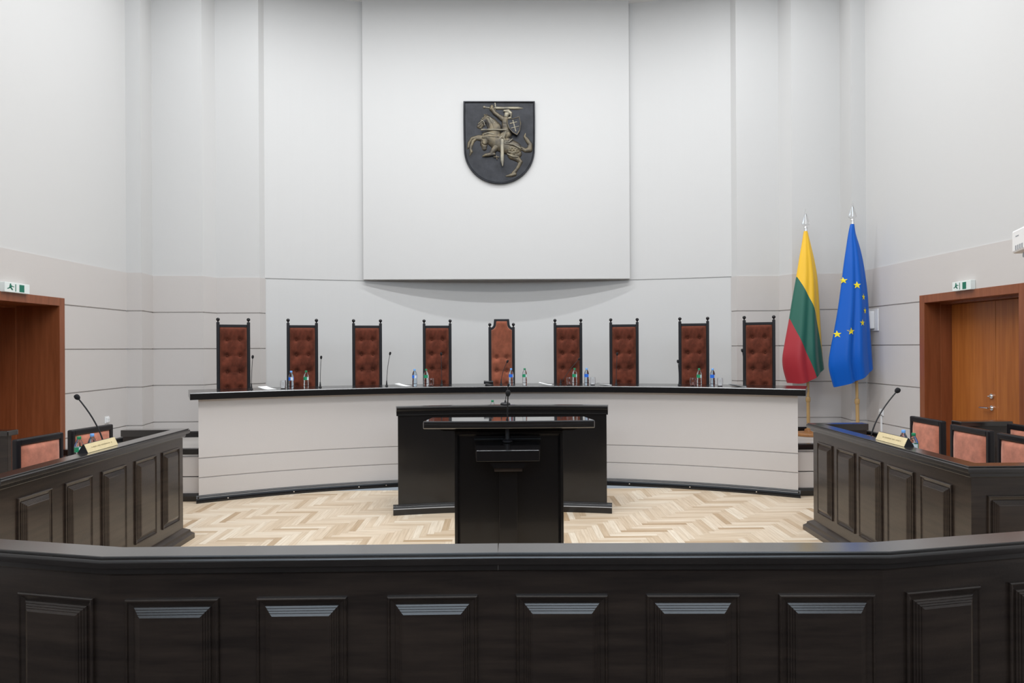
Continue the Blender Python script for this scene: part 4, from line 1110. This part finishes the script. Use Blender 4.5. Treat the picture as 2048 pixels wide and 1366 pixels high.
flag('cloth', 9.2, 4.779, 3.422, 158, 456, [(447, 156), (436, 205), (422, 290), (408, 380), (395, 480), (375, 620), (352, 750), (331, 850), (319, 930), (322, 985), (345, 1073)],
     [(466, 156), (474, 210), (495, 280), (512, 350), (527, 440), (540, 550), (547, 660), (555, 780), (563, 900), (568, 968)],
     lambda u: 10 * math.sin(PI * u), [(0.05, 0.28, 0.10), (0.06, 0.62, 0.10), (-0.06, 0.45, 0.06), (-0.04, 0.85, 0.05)], None, 'eublue', f2,
     stars=[(421, 474, 19, 20), (482, 503, 21, 22), (515, 569, 14, 20), (523, 645, 13, 20), (501, 713, 18, 20), (441, 760, 23, 22), (377, 775, 18, 22)])

# ================================================================== small wall things
def exit_sign(s, y0, y1, z0, z1, label):
    root = empty('exit_sign', (s * (WX - 0.012), (y0 + y1) / 2, (z0 + z1) / 2), 0, label, 'exit sign', 'green and white exit signs above the doors')
    hy = (y1 - y0) / 2; hz = (z1 - z0) / 2
    a, b = sorted((-s * 0.001, -s * 0.055))
    MB().box(a, b, -hy, hy, -hz, hz).build('housing', 'signw', root, bevel=0.004)
    X = -s * 0.0562
    def face(mb, poly, mi=0):
        # poly in (t,z) with t from 0 at the far end to 1 at the near end
        mb.add([(X, (hy - 2 * hy * t) * s, z * hz * 2 - hz) for t, z in poly], [tuple(range(len(poly)))], mi)
    def m_(t): return t
    g_ = MB()
    # green field with door, white arrow and running figure as a green pictogram
    face(g_, [(m_(0.57), 0.12), (m_(0.77), 0.12), (m_(0.77), 0.86), (m_(0.57), 0.86)])
    g_.build('door_symbol', 'green', root, recalc=False); g_ = MB()
    face(g_, [(m_(0.405), 0.12), (m_(0.435), 0.12), (m_(0.435), 0.86), (m_(0.405), 0.86)])
    g_.build('divider_bar', 'green', root, recalc=False); g_ = MB()
    face(g_, [(m_(0.10), 0.30), (m_(0.20), 0.42), (m_(0.18), 0.50), (m_(0.08), 0.38)])        # trailing leg
    face(g_, [(m_(0.16), 0.42), (m_(0.25), 0.40), (m_(0.27), 0.70), (m_(0.18), 0.74)])        # trunk
    face(g_, [(m_(0.20), 0.44), (m_(0.27), 0.22), (m_(0.32), 0.24), (m_(0.27), 0.46)])        # leading leg
    face(g_, [(m_(0.25), 0.58), (m_(0.36), 0.54), (m_(0.36), 0.60), (m_(0.26), 0.68)])        # arm
    face(g_, [(m_(0.215 + 0.03 * math.cos(a_)), 0.80 + 0.09 * math.sin(a_)) for a_ in [2 * PI * k / 10 for k in range(10)]])
    g_.build('running_figure', 'green', root, recalc=False)
    return root
exit_sign(1, 7.28, 7.58, 2.380, 2.482, 'green and white exit sign above the right door')
exit_sign(-1, 7.10, 7.47, 2.380, 2.482, 'green and white exit sign above the left door')
# wall box on the right wall
sb = empty('wall_box', (WX - 0.013, 9.31, 2.13), 0, 'white square box on the right wall beside the blue flag', 'wall box')
MB().box(-0.015, 0, -0.15, 0.15, -0.15, 0.15).build('back_plate', 'whitep', sb, bevel=0.004)
MB().box(-0.10, -0.015, -0.075, 0.125, -0.12, 0.12).build('cover', 'whitep', sb, bevel=0.012)
# sockets and cable trunking
def socket(x, y, z, s, label):
    root = empty('wall_socket', (x, y, z), 0, label, 'socket', 'white wall sockets')
    a, b = sorted((0, -s * 0.012)); MB().box(a, b, -0.045, 0.045, -0.045, 0.045).build('plate', 'whitep', root, bevel=0.003)
    a, b = sorted((-s * 0.012, -s * 0.03)); MB().box(a, b, -0.03, 0.03, -0.03, 0.03).build('insert', 'whitep', root, bevel=0.004)
    m = MB()
    for q in (-0.01, 0.01): m.tube([(-s * 0.0302, q, 0), (-s * 0.0308, q, 0)], 0.004, 8)
    m.build('pin_hole', 'greyp', root)
    return root
socket(WX - 0.013, 9.10, 0.885, 1, 'white wall socket on the right wall above a white cable duct')
socket(-WX + 0.013, 8.99, 0.868, -1, 'white wall socket on the left wall above the desk chair')
o = MB().box(WX - 0.034, WX - 0.013, 9.088, 9.112, PZ + 0.07, 0.838).build('cable_duct', 'whitep', bevel=0.003); tag(o, 'white cable duct running down from the right wall socket', 'cable duct')

# projector hung from the ceiling on the right
pj = empty('projector', (3.49, 4.28, 2.435), R(-22), 'white projector cut off by the right picture edge', 'projector')
MB().box(-0.17, 0.17, -0.13, 0.13, -0.055, 0.095).build('housing', 'whitep', pj, bevel=0.014)
gr = MB()
for k in range(4): gr.box(-0.1708, -0.169, -0.085 + 0.04 * k, -0.060 + 0.04 * k, -0.040, -0.010)
gr.build('vent', 'greyp', pj)
MB().box(-0.1708, -0.169, -0.01, 0.05, 0.045, 0.052).build('marking', 'greyp', pj)
MB().box(-0.155, 0.155, -0.134, -0.129, -0.03, 0.08).build('lens_panel', 'lens', pj, bevel=0.004)
MB().lathe([(0.016, -0.03), (0.018, -0.02), (0.014, 0.0)], 16, (-0.13, 0.0, -0.062)).build('foot', 'greyp', pj, smooth=40)
MB().tube([(0, 0, 0.09), (0, 0, CEIL - 2.435 - 0.01)], 0.022, 14).build('ceiling_pole', 'whitep', pj, smooth=50)
